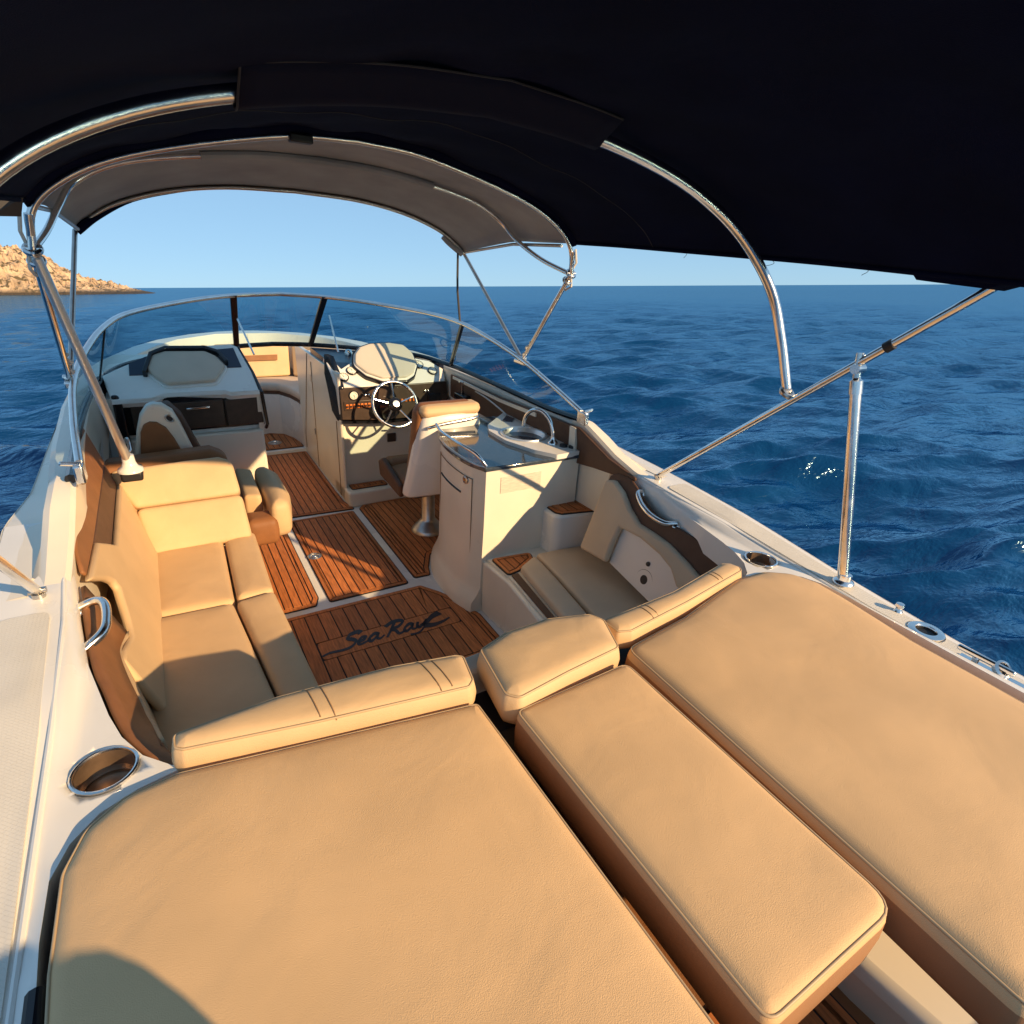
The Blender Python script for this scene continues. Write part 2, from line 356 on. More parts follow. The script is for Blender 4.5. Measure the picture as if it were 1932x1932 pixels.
# ---------------------------------------------------------------- object helpers
BASE = {}; BOATOBJ = []
def link(o): C.objects.link(o); return o
def thing(name, label, cat, base, group=None, boat=True):
    o = link(bpy.data.objects.new(name, None)); o.empty_display_size = .1; o.location = base; o['label'] = label; o['category'] = cat
    if group: o['group'] = group
    BASE[o.name] = Vector(base)
    if boat: BOATOBJ.append(o)
    return o
def obj(name, g, m, parent=None, smooth=35, bevel=0, label=None, kind=None, sub=False, solid=0, subd=0):
    me = bpy.data.meshes.new(name)
    v, f = (g.v, g.f) if isinstance(g, G) else g
    me.from_pydata([tuple(p) for p in v], [], f); me.update()
    bm = bmesh.new(); bm.from_mesh(me); bmesh.ops.remove_doubles(bm, verts=bm.verts, dist=1e-5); bmesh.ops.recalc_face_normals(bm, faces=bm.faces); bm.to_mesh(me); bm.free()
    me.materials.append(M[m] if isinstance(m, str) else m)
    if smooth: me.shade_smooth(); me.set_sharp_from_angle(angle=rad(smooth))
    o = link(bpy.data.objects.new(name, me))
    if parent is not None:
        o.parent = parent
        if parent.name in BASE: o.location = -BASE[parent.name]
    if solid:
        md = o.modifiers.new('solid', 'SOLIDIFY'); md.thickness = solid; md.offset = 0
    if subd:
        md = o.modifiers.new('sub', 'SUBSURF'); md.levels = subd; md.render_levels = subd
    if bevel:
        md = o.modifiers.new('bevel', 'BEVEL'); md.width = bevel; md.segments = 3; md.limit_method = 'ANGLE'; md.angle_limit = rad(38); md.harden_normals = False
    if label: o['label'] = label
    if kind: o['kind'] = kind
    return o
def single(name, g, m, label, cat, base, group=None, **k):
    v, f = (g.v, g.f) if isinstance(g, G) else g; b = Vector(base)
    o = obj(name, ([Vector(p) - b for p in v], f), m, None, **k); o.location = b; o['label'] = label; o['category'] = cat
    if group: o['group'] = group
    BOATOBJ.append(o); return o
def loft(rows, closed=False):
    """rows: equally long lists of points -> quad strip sheet"""
    n = len(rows[0]); v = [p for r in rows for p in r]; f = []
    for i in range(len(rows) - 1):
        for k in range(n if closed else n - 1): f.append((i * n + k, i * n + (k + 1) % n, (i + 1) * n + (k + 1) % n, (i + 1) * n + k))
    return v, f
def mir(pts): return [(-p[0], *p[1:]) for p in pts]
def interp(tab, y):
    ys = [t[0] for t in tab]; return [float(np.interp(y, ys, [t[k] for t in tab])) for k in range(1, len(tab[0]))]

# ================================================================= SEA AND LAND
def make_sea():
    cx, cy = cam_o.matrix_world.translation.x, cam_o.matrix_world.translation.y
    ang = np.concatenate([np.linspace(-58, 114, 1330), np.linspace(114, 302, 140)[1:-1]])   # clockwise from north
    fwd = np.degrees(math.atan2(.4851, .7698))
    ang = np.radians(ang - 28 + fwd)
    R = np.concatenate([np.array([.3]), np.geomspace(1.0, 330, 520), np.geomspace(380, 30000, 40)])
    A, RR = np.meshgrid(ang, R); X = cx + RR * np.sin(A); Y = cy + RR * np.cos(A)
    Z = np.zeros_like(X); DX = np.zeros_like(X); DY = np.zeros_like(X)
    cell = np.maximum(RR * .0115, .015)
    main = math.radians(205)
    for k in range(130):
        lam = .26 * (3.6 / .26) ** rng.random(); th = main + rng.normal(0, .42); kk = 2 * math.pi / lam
        a = .0066 * lam ** .85 * (0.5 + rng.random()); ph = rng.random() * 6.283
        at = np.clip((lam / cell - 2.2) / 3, 0, 1)
        p = kk * (X * math.sin(th) + Y * math.cos(th)) + ph
        Z += a * np.sin(p) * at; c = .90 * a * np.cos(p) * at; DX += c * math.sin(th); DY += c * math.cos(th)
    near = np.clip((RR - .5) / 1.0, 0, 1)
    X2 = X + DX * near; Y2 = Y + DY * near; Z2 = WATER_Z + Z * near
    nr, na = X.shape; v = np.stack([X2, Y2, Z2], -1).reshape(-1, 3)
    idx = np.arange(nr * na).reshape(nr, na); nx = np.roll(idx, -1, 1)
    q = np.stack([idx[:-1], nx[:-1], nx[1:], idx[1:]], -1).reshape(-1, 4)
    me = bpy.data.meshes.new('sea'); me.vertices.add(len(v)); me.vertices.foreach_set('co', v.astype(np.float32).ravel())
    me.loops.add(q.size); me.loops.foreach_set('vertex_index', q.astype(np.int32).ravel())
    me.polygons.add(len(q)); me.polygons.foreach_set('loop_start', np.arange(0, q.size, 4, dtype=np.int32)); me.polygons.foreach_set('loop_total', np.full(len(q), 4, np.int32))
    me.update(calc_edges=True); me.validate(); me.shade_smooth(); me.materials.append(M['sea'])
    o = link(bpy.data.objects.new('sea', me)); o['kind'] = 'structure'
make_sea()

def make_headland():
    # rocky point about 250 m off on the port bow, built in world space
    cw = cam_o.matrix_world.translation
    def dirw(px):
        d = BOAT.to_3x3() @ (CR @ V((px - 966) / 1069, 966 / 1069 - 543 / 1069, -1)); return math.atan2(d.x, d.y)
    a_tip, a_l = dirw(300), dirw(-420)
    nu, nv = 260, 60; rows = []
    from mathutils import noise
    prof_x = [0, .10, .20, .30, .38, .52, .75, .88, 1.0]; prof_h = [.2, 1.8, 3.6, 8.2, 13.4, 16.8, 21, 17, .3]
    for j in range(nv):
        t = j / (nv - 1); row = []
        for i in range(nu):
            u = i / (nu - 1); a = a_tip + (a_l - a_tip) * u
            d = 246 + 85 * t + 10 * u
            h = float(np.interp(u, prof_x, prof_h)) * (math.sin(min(1, t * 1.9) * math.pi / 2) ** .8) * (1 - max(0, t - .75) * 3.2)
            p = V(cw.x + math.sin(a) * d, cw.y + math.cos(a) * d, 0)
            nz = noise.fractal(p * .11, .8, 2.1, 7) * (.9 + h * .20) + (abs(noise.noise(p * .35)) + abs(noise.noise(p * .9)) * .6) * 2.2 * min(1, h * .4)
            z = h + nz * min(1, h / 2.5) - .5 if t > .01 else -1.5
            row.append((p.x, p.y, WATER_Z + z))
        rows.append(row)
    o = obj('headland', loft(rows), 'rock', smooth=0); o['kind'] = 'structure'
make_headland()

# ================================================================= THE BOAT
boat = thing('motorboat', 'white open motorboat with teak cockpit floor, seen from its stern looking forward', 'motorboat', (0, 0, 0))
HB = [(-1.75, 1.12, .745), (-1.02, 1.170, .770), (-.83, 1.175, .772), (-.5, 1.20, .786), (0, 1.235, .828), (.5, 1.272, .842), (.95, 1.30, .842), (1.04, 1.30, .835), (1.5, 1.305, .765), (2.4, 1.31, .77), (3.0, 1.29, .80),
      (3.4, 1.25, .83), (3.9, 1.12, .855), (4.3, .95, .87), (4.6, .78, .875), (4.9, .52, .875), (5.08, .27, .872), (5.17, .03, .87)]
def make_hull():
    ys = list(np.linspace(-1.75, .95, 16)) + list(np.linspace(1.06, 3.4, 12)) + [3.65, 3.9, 4.1, 4.3, 4.45, 4.6, 4.75, 4.9, 5.0, 5.08, 5.14, 5.17]; rows = []
    for y in ys:
        b, s = interp(HB, y); k = max(0, (y - 3) / 2.2)
        ch = b * (.86 - .25 * k); row = []
        half = [(b, s), (b * .985, s - .06), (b * .95 - .05 * k * b, s * .45 + .0), (ch, -.28 + .35 * k * k), (ch * .5, -.50 + .5 * k * k), (0, -.62 + .75 * k * k)]
        row = [(-x, y, z) for x, z in half] + [(x, y, z) for x, z in half[-2::-1]]
        rows.append(row)
    g = G().add(*loft(rows)); g.add([r for r in rows[0]], [tuple(range(len(rows[0])))])
    obj('hull', g, 'hull', boat, smooth=40)
    for s in (-1, 1):
        obj('rub_rail', tube([(s * (interp(HB, y)[0] + .006), y, interp(HB, y)[1] - .05) for y in ys], .014, 8), 'chromed', boat)
make_hull()

# side decks with the opening of the cockpit rounded at its aft corners
OPEN = [(-1.09, .62), (-1.066, .379), (-1.035, .142), (-1.008, .025), (-.984, -.079), (-.959, -.16), (-.922, -.233), (-.873, -.286)]
def deck_dz(x, y):
    a = abs(x); rx = float(np.interp(y, [-.5, -.15, .1, .62, .9], [1.075, 1.062, 1.05, 1.095, 1.10])); t = min(1, max(0, (a - rx + .022) / .03)); t = t * t * (3 - 2 * t)
    return t * (interp(HB, min(y, .95))[1] - .80)
def side_deck(s):
    outer = [(-interp(HB, y)[0] + .004, y) for y in np.linspace(-1.75, .98, 15)]
    padc = [(-.845, -.300), (-.93, -.318), (-.99, -.345), (-1.03, -.39), (-1.053, -.45), (-1.055, -.55), (-1.04, -.8), (-1.025, -1.1), (-1.0, -1.75)]
    poly = outer + [(-1.12, .98), (-1.085, .8)] + OPEN + padc
    poly = [(x * -s, y) for x, y in poly]
    zs = lambda y: 0
    hs_ = [(-.985 if s < 0 else 1.0, -.243, .050 if s > 0 else .052)] + ([(1.125, -.755, .026)] if s > 0 else [])
    obj('side_deck', prism_holes(poly, hs_, .70, .80, deck_dz), 'white', boat, smooth=50)
    # raised anti-slip panel
    pp = [(-interp(HB, y)[0] + .03, y) for y in np.linspace(-1.72, .36, 10)] + [(-1.118, .36), (-1.098, -.1), (-1.092, -.6), (-1.08, -1.72)]
    pp = [(x * -s, y) for x, y in roundpoly(pp, .03, 3)]
    obj('nonskid_panel', prism_holes(pp, [(1.125, -.755, .053)] if s > 0 else [], .69, .8045, deck_dz), 'nonskid', boat, smooth=50)
    # moulded line inboard of it
    obj('moulded_bead', tube([(x * -s, y, .7995 + deck_dz(x, y)) for x, y in [(-1.068, -1.7), (-1.082, -.6), (-1.078, -.1), (-1.085, .30), (-1.108, .60)]], .006, 8), 'white', boat)
    # raised coaming running forward under the windshield
    tab = [(.46, 1.085, 1.165, .835), (.56, 1.083, 1.165, .85), (.70, 1.078, 1.165, .888), (.84, 1.072, 1.160, .945), (.95, 1.07, 1.15, .985), (1.04, 1.07, 1.15, .985), (1.06, 1.072, 1.165, .965), (1.5, 1.09, 1.20, .952), (2.2, 1.105, 1.225, .95), (2.7, 1.07, 1.215, .955), (3.1, .95, 1.18, .955), (3.4, .66, 1.13, .955), (3.6, .45, 1.05, .955)]
    rows = []
    for y, xi, xo, z in tab:
        b = interp(HB, y)
        rows.append([(s * xi, y, .55 if y < 2.6 else .8), (s * (xi + .004), y, z - .014), (s * (xi + .016), y, z), (s * (xo - .02), y, z), (s * xo, y, z - .012), (s * (xo + .012), y, b[1] + .004), (s * (b[0] - .002), y, b[1] - .004)])
    obj('coaming', loft(rows), 'cream', boat, smooth=28)
for s in (-1, 1): side_deck(s)
# foredeck rim round the bow cockpit
rows = []
for y in [3.3, 3.6, 3.9, 4.1, 4.3, 4.45, 4.6, 4.75, 4.9, 5.0, 5.08, 5.14]:
    b, z = interp(HB, y); rows.append((y, b, z))
L_, R_ = [], []
for y, b, z in rows:
    wd = .17; ib = max(0, b - wd - max(0, (y - 4.6) * .25))
    iy = min(y, 4.93)
    L_.append([(-b + .002, y, z), (-b + .02, y, z + .035), (-ib, iy, z + .035), (-ib + .004, iy, z + .02), (-ib + .01, iy, z - .3)])
R_ = [[(-p[0], p[1], p[2]) for p in r] for r in L_]
obj('bow_rim', loft(L_ + R_[::-1]), 'white', boat, smooth=40)

# cockpit sole, bow sole, inner liners
g = G().add(*prism([(-1.12, -.34), (1.12, -.34), (1.12, 2.75), (.27, 2.75), (.27, 3.9), (-.27, 3.9), (-.27, 2.75), (-1.12, 2.75)], -.06, 0.0))
obj('cockpit_sole', g, 'white', boat)
obj('bow_sole', prism([(-.5, 3.90), (.5, 3.90), (.5, 4.95), (-.5, 4.95)], -.04, .03), 'white', boat, bevel=.008)
for s in (-1, 1):
    rows = [[(s * 1.13, y, -.03), (s * 1.13, y, .3), (s * (1.10 if y > .2 else 1.06), y, .74)] for y in (-.2, .2, .6, 1.2, 2.0, 2.75)]
    obj('inner_liner', loft(rows), 'white', boat)
# stern: base under the pads and sunken walkway behind
obj('pad_base', G().add(*box(-1.045, -.215, -1.44, -.46, .30, .735)).add(*box(.20, 1.045, -1.0, -.46, .30, .705)).add(*box(-.86, .86, -.46, -.30, .30, .735)), 'black', boat)
obj('bulkhead', prism(roundpoly([(-1.0, -.30), (-.2, -.275), (.2, -.262), (.9, -.235), (.9, -.30), (-1.0, -.34)], .01, 2), 0, .74), 'grey', boat)
obj('bolster_ledge', prism([(-.26, -.24), (.22, -.215), (.22, -.30), (-.26, -.30)], .60, .79), 'grey', boat, bevel=.01)
ws = G().add(*prism(roundpoly([(.225, -.80), (.95, -.80), (.95, -1.62), (.27, -1.62), (.25, -1.30), (.232, -1.15)], .04, 4), .0, .52))
obj('walkway_liner', ws, 'cream', boat, bevel=.03)
obj('swim_platform', prism(roundpoly([(-1.0, -1.6), (1.0, -1.6), (.9, -2.45), (-.9, -2.45)], .2, 6), -.12, -.05), 'white', boat, bevel=.02)
obj('walkway_sole', box(-.215, .30, -1.70, -.46, -.06, .42), 'brown', boat)
teak_later = [(-.20, -1.02), (.20, -1.02), (.22, -1.62), (-.20, -1.62)]

# ---------------------------------------------------------------- teak panels, plank by plank
def clip(poly, ax, lo, hi):
    for sgn, lim in ((1, lo), (-1, hi)):
        out = []
        for i in range(len(poly)):
            a, b = poly[i], poly[(i + 1) % len(poly)]; da, db = sgn * (a[ax] - sgn * 0 - lim), sgn * (b[ax] - lim)
            if da >= 0: out.append(a)
            if (da >= 0) != (db >= 0):
                t = da / (da - db); out.append((a[0] + (b[0] - a[0]) * t, a[1] + (b[1] - a[1]) * t))
        poly = out
        if len(poly) < 3: return []
    return poly
def area(p): return abs(sum(p[i][0] * p[(i + 1) % len(p)][1] - p[(i + 1) % len(p)][0] * p[i][1] for i in range(len(p)))) / 2
def teak_panel(parent, outline, z, pitch, x0, gap=.0068, border=.022, ax=0, hole=None, name='teak_panel', r=.02):
    """black caulk bed with a border plank all round and loose planks inside"""
    out = ccw([tuple(p) for p in roundpoly(outline, r, 4)])
    bed = obj(name, prism(out, z, z + .005), 'caulk', parent)
    ins = [tuple(p) for p in inset(out, .006)]; ins2 = [tuple(p) for p in inset(out, .006 + border)]
    n = len(ins); zt = z + .0085
    v = [(x, y, z + .003) for x, y in ins] + [(x, y, zt) for x, y in ins] + [(x, y, zt) for x, y in ins2] + [(x, y, z + .003) for x, y in ins2]
    f = []
    for i in range(n):
        j = (i + 1) % n
        for a in range(3): f.append((a * n + i, a * n + j, (a + 1) * n + j, (a + 1) * n + i))
    obj('border_plank', (v, f), 'teak', bed)
    ins3 = [tuple(p) for p in inset(out, .006 + border + gap)]
    lo = min(p[ax] for p in ins3); hi = max(p[ax] for p in ins3); k = math.floor((lo - x0) / pitch)
    while x0 + k * pitch < hi:
        a, b = x0 + k * pitch + gap / 2, x0 + (k + 1) * pitch - gap / 2; k += 1
        p = clip(ins3, ax, a, b); ps = [p]
        if hole and p:
            h0, h1 = hole(0.5 * (a + b)); xs = [q[ax] for q in p]
            if h0 is not None: ps = [clip(p, 1 - ax, h1, 99), clip(p, 1 - ax, -99, h0)]
        for q in ps:
            if len(q) > 2 and area(q) > 2e-4: obj('plank', prism(q, z + .003, zt + rng.uniform(-.0004, .0004)), 'teak', bed)
    return bed
teak_panel(boat, [(-.198, 1.352), (.252, 1.352), (.252, 2.445), (-.198, 2.445)], .0, .0447, -.156)                       # hatch
teak_panel(boat, [(-.62, 1.345), (-.268, 1.345), (-.240, 1.42), (-.236, 2.47), (-.62, 2.50)], .0, .0447, -.245)          # beside the lounge
teak_panel(boat, [(.300, 1.39), (.40, 1.385), (.425, 1.47), (.50, 1.62), (1.0, 1.7), (1.0, 2.50), (.36, 2.54), (.300, 2.46)], .0, .0447, .31)
teak_panel(boat, [(-.62, 2.54), (-.21, 2.50), (.20, 2.475), (.275, 2.47), (.235, 2.65), (.243, 3.88), (-.25, 3.88), (-.62, 2.6)], .0, .0447, .243)
teak_panel(boat, teak_later, .42, .055, .20)
teak_panel(boat, [(-.22, 3.935), (.238, 3.935), (.236, 4.12), (.18, 4.36), (.03, 4.44), (-.22, 4.36)], .031, .05, .238)
LOGO = [(-.325, 1.022), (-.335, .885), (.325, .888), (.312, 1.008)]
def logo_hole(x):
    if -.345 < x < .335: return (.880, 1.026)
    return (None, None)
ap = teak_panel(boat, [(-.62, .56), (.475, .60), (.478, .90), (.425, 1.085), (.375, 1.19), (.300, 1.302), (-.62, 1.292)], .0, .0645, -.350, hole=logo_hole)
obj('logo_plate', prism(roundpoly([(-.345, 1.020), (-.345, .886), (.3555, .886), (.3555, 1.020)], .02, 3), .003, .0085), 'teak', ap)
# hatch pull and bow drain
for c_, R_ in (((-.153, 1.878, .009), .042), ((.015, 4.11, .0395), .06)):
    g = G().add(*lathe([(R_, 0), (R_, .003), (R_ * .86, .005), (R_ * .80, .002), (R_ * .30, .002), (R_ * .26, .005), (0.001, .0055)], c_))
    o = obj('ring_pull', g, 'chromed', boat); obj('pull_ring', ring((c_[0], c_[1], c_[2] + .004), R_ * .55, .004), 'chrome', o)
# script lettering on the plate
def ribbon(pts, w0, w1=None, slant=0):
    P = spline([(x, y, 0) for x, y in pts], 6); n = len(P); L = []; Rr = []
    for i, p in enumerate(P):
        t = (P[min(i + 1, n - 1)] - P[max(i - 1, 0)]).normalized(); nrm = V(-t.y, t.x, 0)
        u = i / (n - 1); ww = (w0 + ((w1 if w1 is not None else w0) - w0) * u) * (.55 + .75 * abs(nrm.x * .6 + nrm.y * .8))
        L.append(p + nrm * ww / 2); Rr.append(p - nrm * ww / 2)
    v = []; f = []
    for a, b in zip(L, Rr): v += [(a.x, a.y, .0084), (b.x, b.y, .0084), (b.x, b.y, .0098), (a.x, a.y, .0098)]
    for i in range(n - 1):
        for k in range(4): f.append((i * 4 + k, i * 4 + (k + 1) % 4, i * 4 + 4 + (k + 1) % 4, i * 4 + 4 + k))
    return v, f + [(3, 2, 1, 0), (4 * n - 4, 4 * n - 3, 4 * n - 2, 4 * n - 1)]
def sk(pts, ox, oy, s=.086, sh=.45): return [(ox * 1.10 + (x + y * sh) * s, oy + y * s) for x, y in pts]
bl = .925
strokes = [
    ('letter', sk([(1.0, 1.02), (.75, 1.2), (.35, 1.1), (.3, .82), (.62, .6), (.8, .35), (.6, .02), (.15, -.06), (-.55, .0), (-.95, -.12)], -.235, bl), .013, .006),   # S
    ('letter', sk([(.05, .25), (.38, .36), (.42, .56), (.2, .58), (.05, .3), (.18, .02), (.55, .1), (.75, .28)], -.165, bl), .010, .006),                                # e
    ('letter', sk([(.55, .5), (.3, .6), (.05, .3), (.2, .02), (.5, .3), (.58, .58), (.55, .15), (.75, .05), (.95, .25)], -.115, bl), .010, .006),                         # a
    ('letter', sk([(.45, 1.15), (.3, .55), (.12, -.05)], -.035, bl), .013, .010),                                                                                       # R
    ('letter', sk([(-.1, .95), (.25, 1.2), (.75, 1.2), (.95, .95), (.7, .66), (.3, .58), (.6, .35), (.85, .0), (1.2, .1)], -.035, bl), .012, .007),
    ('letter', sk([(.55, .5), (.3, .6), (.05, .3), (.2, .02), (.5, .3), (.58, .58), (.55, .15), (.75, .05), (.95, .25)], .050, bl), .010, .006),                          # a
    ('letter', sk([(.1, .58), (.1, .2), (.3, .08), (.6, .5), (.62, .6), (.5, -.1), (.2, -.42), (-.3, -.4)], .110, bl), .010, .006),                                        # y
    ('flourish', [(.155, .940), (.19, .952), (.235, .985), (.285, 1.004)], .009, .022),
    ('flourish', [(.165, .935), (.215, .918), (.27, .924), (.315, .940)], .016, .005)]
for nm, pts, a, b in strokes: obj(nm, ribbon(pts, a * 2.2, b * 2.0), 'ink', ap)

# ---------------------------------------------------------------- windshield
TOP = [(0, 3.005, 1.425), (.29, 2.97, 1.413), (.55, 2.80, 1.395), (.85, 2.47, 1.362), (.965, 2.17, 1.330), (1.04, 1.88, 1.262), (1.078, 1.58, 1.190), (1.072, 1.25, 1.112), (1.05, .95, 1.045)]
BOT = [(0, 3.50, 1.015), (.265, 3.44, 1.012), (.62, 3.30, .995), (.955, 3.00, .985), (1.075, 2.58, .975), (1.11, 2.15, .965), (1.115, 1.70, .960), (1.105, 1.30, .960), (1.085, .95, .985)]
def pick(tab, a, b, s, n=8):
    P = spline(tab, n); P = P[a * n:b * n + 1]
    return [V(p.x * s, p.y, p.z) for p in P]
ws_o = obj('windshield', tube([V(-p.x, p.y, p.z) for p in reversed(spline(TOP, 8))][:-1] + spline(TOP, 8), .0135, 10), 'chrome', boat, smooth=60)
def pane(a, b, s, both=False):
    t, q = pick(TOP, a, b, s), pick(BOT, a, b, s)
    if both: t = [V(-p.x, p.y, p.z) for p in reversed(t)][:-1] + t; q = [V(-p.x, p.y, p.z) for p in reversed(q)][:-1] + q
    obj('pane', loft([[A.lerp(B, u) for A, B in zip(t, q)] for u in (.02, .5, .98)]), 'glass', ws_o)
    obj('lower_trim', tube([p + V(0, 0, .008) for p in q], .017, 8), 'gloss', ws_o)
pane(0, 1, 1, True)
for s in (-1, 1):
    pane(1, 4, s); pane(4, 8, s)
    for i, r, m in ((1, .021, 'gloss'), (4, .012 if s > 0 else .005, 'gloss')):
        a, b = Vector(TOP[i]), Vector(BOT[i]); a.x *= s; b.x *= s
        d = (b - a).normalized(); o_ = V(0, -.02, 0)
        sd_ = V(.5, .866, 0) if i == 1 else V(0, 1, 0)
        nx_ = d.cross(V(0, 1, 0)).normalized() * r
        obj('pillar', extr([a + nx_ - V(0, .018, 0), a - nx_ - V(0, .018, 0), b - nx_ * .9 - V(0, .018, 0), b + nx_ * .9 - V(0, .018, 0)], (0, .036, 0)), m, ws_o, bevel=.004)
    if s == -1: obj('stay_rod', tube([V(-.285, 2.96, 1.27), V(-.235, 2.78, 1.07)], .006), 'chrome', ws_o)
    else: obj('stay_rod', tube([V(.315, 2.98, 1.29), V(.315, 2.80, 1.065)], .006), 'chrome', ws_o)
    obj('end_fitting', G().add(*box(s * 1.052 - .014, s * 1.052 + .014, .90, .97, .985, 1.05)).add(*tube([(s * 1.04, .92, 1.05), (s * 1.10, .92, 1.06)], .008)), 'chrome', ws_o, bevel=.006)

# ---------------------------------------------------------------- deck hardware
def cup_holder(c, R, parent=boat):
    g = G().add(*lathe([(R, .0), (R * 1.0, .004), (R * .95, .006), (R * .90, .005), (R * .87, 0), (R * .84, -.05)], (*c, .801), caps=False))
    o = obj('cup_holder', g, 'chrome', parent, smooth=50)
    obj('cup_well', lathe([(R * .865, .001), (R * .84, -.055), (.001, -.056)], (*c, .801), caps=False), 'cupsteel', o)
# drill the wells: dark cups sit in the deck
for c_, R_ in (((-.985, -.243), .058), ((1.0, -.245), .058)): cup_holder(c_, R_)
for s in (-1, 1):
    p = [(s * 1.075, .445, .785), (s * 1.03, .44, .80), (s * 1.008, .40, .805), (s * 1.002, .33, .80), (s * 1.01, .27, .795), (s * 1.055, .235, .775)]
    if s > 0: p = [(1.065, .455, .79), (1.03, .445, .79), (1.0, .38, .765), (.985, .30, .748), (.993, .225, .742), (1.035, .195, .745)]
    h_ = obj('grab_handle', tube(spline(p, 6), .0125, 12), 'chrome', boat, smooth=60)
    for q in (p[0], p[-1]): obj('handle_foot', lathe([(.024, 0), (.022, .006), (.013, .014)], (q[0], q[1], q[2] - .012)), 'chrome', h_)
for s in (1,):
    o = obj('rod_holder', lathe([(.05, 0), (.05, .004), (.044, .008), (.03, .007), (.026, 0), (.024, -.05)], (s * 1.125, -.755, .779), caps=False), 'chrome', boat, smooth=50)
    obj('rod_hole_shade', lathe([(.0262, .0015), (.025, -.004), (.001, -.005)], (s * 1.125, -.755, .780), caps=False), 'black', o)  # black disc closing the holder: the dark of the hole put into its colour
    obj('deck_button', G().add(*lathe([(.016, 0), (.012, .006), (.009, .014), (.014, .022), (.012, .03), (.001, .032)], (s * 1.155, -.655, .781))), 'chrome', boat)
    ck_ = obj('mooring_cleat', G().add(*box(1.075, 1.108, -1.03, -.86, .770, .782)).add(*tube([(1.09, -.90, .78), (1.09, -.90, .80)], .009)).add(*tube([(1.092, -.99, .803), (1.092, -.85, .803)], .009)), 'chrome', boat, bevel=.004)
    obj('cleat_ring', lathe([(.024, 0), (.024, .012), (.018, .016), (.013, .010), (.012, 0)], (1.10, -.955, .792), (-.35, -.6, .72), caps=False), 'chrome', ck_, smooth=50)
    obj('cleat_hole_shade', lathe([(.0135, .004), (.001, .0035)], (1.10, -.955, .792), (-.35, -.6, .72), caps=False), 'black', ck_)  # flat black disc inside the ring, painted-in dark of its opening
obj('pad_gasket', tube([(-1.052, -.62, .79), (-1.046, -.8, .80), (-1.035, -1.1, .80), (-1.01, -1.6, .80)], .014, 10), 'gloss', boat)
obj('rust_stain', lathe([(.034, 0), (.028, .0012), (.001, .0014)], (-1.15, .425, .8035)), 'rust', boat)

# ================================================================= CUSHIONS AT THE STERN
SHAPE = {}
def pad(label, poly, z, T, r=.032, m='pad', puff=.014, grp='sunbathing pads across the stern', name='sun_pad', cat='sun pad', pipe=True, mtx=None):
    c = sum(p[0] for p in poly) / len(poly), sum(p[1] for p in poly) / len(poly)
    t = thing(name, label, cat, (c[0], c[1], z), grp); M_ = mtx or Matrix.Translation((0, 0, z))
    vf = cushion(poly, T, r, puff, M_); co = obj('cushion', vf, m, t, smooth=60); SHAPE[t.name] = vf
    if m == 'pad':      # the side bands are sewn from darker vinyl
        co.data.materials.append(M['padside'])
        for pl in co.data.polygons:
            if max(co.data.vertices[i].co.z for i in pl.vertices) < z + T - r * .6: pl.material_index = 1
    if pipe: obj('piping', edge_line(poly, T, r, M_, .0028), 'pipe', t, smooth=80); obj('seam', edge_line(poly, T, r, M_, .0016, d=.0115 * r / .032), 'seam', t)
    return t
lp = [(-.257, -.425), (-.5, -.385), (-.7, -.352), (-.86, -.325), (-.95, -.338), (-1.01, -.385), (-1.038, -.46), (-1.04, -.62), (-1.02, -1.0), (-.99, -1.44), (-.246, -1.44)]
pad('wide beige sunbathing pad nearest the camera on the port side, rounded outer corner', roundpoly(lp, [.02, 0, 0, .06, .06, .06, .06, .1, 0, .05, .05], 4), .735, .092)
sp = [(-.200, -.49), (.150, -.475), (.142, -1.165), (-.192, -1.162)]
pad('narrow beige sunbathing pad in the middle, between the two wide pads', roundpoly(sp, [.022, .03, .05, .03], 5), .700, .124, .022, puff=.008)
rp = [(.192, -.42), (.45, -.385), (.78, -.305), (.92, -.312), (1.0, -.365), (1.032, -.45), (1.02, -.56), (.982, -.78), (.975, -.97), (.95, -1.40), (.165, -1.345)]
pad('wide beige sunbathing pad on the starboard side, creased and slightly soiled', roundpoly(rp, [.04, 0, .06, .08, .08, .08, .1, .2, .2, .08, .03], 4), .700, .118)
bl_ = [(-.868, -.255), (-.66, -.238), (-.40, -.255), (-.250, -.285), (-.230, -.30), (-.248, -.392), (-.27, -.412), (-.6, -.362), (-.85, -.315), (-.868, -.30)]
t = pad('long low beige bolster along the front of the wide port pad', roundpoly(bl_, .018, 3), .77, .090, .03, 'tan', .012, 'bolster cushions in front of the sunbathing pads', 'bolster_cushion', 'bolster cushion')
for x in (-.60, -.572, -.345, -.318): obj('stitch_line', tube(drape(SHAPE[t.name], [(x - .004, -.235), (x + .012, -.42)]), .0016, 6), 'seam', t)
bc = [(-.192, -.288), (-.09, -.252), (.05, -.250), (.172, -.285), (.196, -.33), (.150, -.452), (-.03, -.47), (-.185, -.492), (-.215, -.46)]
pad('short plump beige bolster in front of the narrow middle pad', roundpoly(bc, .025, 3), .755, .100, .034, 'tan', .013, 'bolster cushions in front of the sunbathing pads', 'bolster_cushion', 'bolster cushion')
br = [(.192, -.312), (.50, -.29), (.79, -.232), (.82, -.245), (.835, -.285), (.815, -.305), (.5, -.36), (.24, -.395), (.198, -.38)]
t = pad('long thin beige bolster along the front of the wide starboard pad', roundpoly(br, .015, 3), .765, .072, .024, 'tan', .010, 'bolster cushions in front of the sunbathing pads', 'bolster_cushion', 'bolster cushion')
for x in (.33, .352, .68, .700): obj('stitch_line', tube(drape(SHAPE[t.name], [(x, -.22), (x + .012, -.42)]), .0016, 6), 'seam', t)

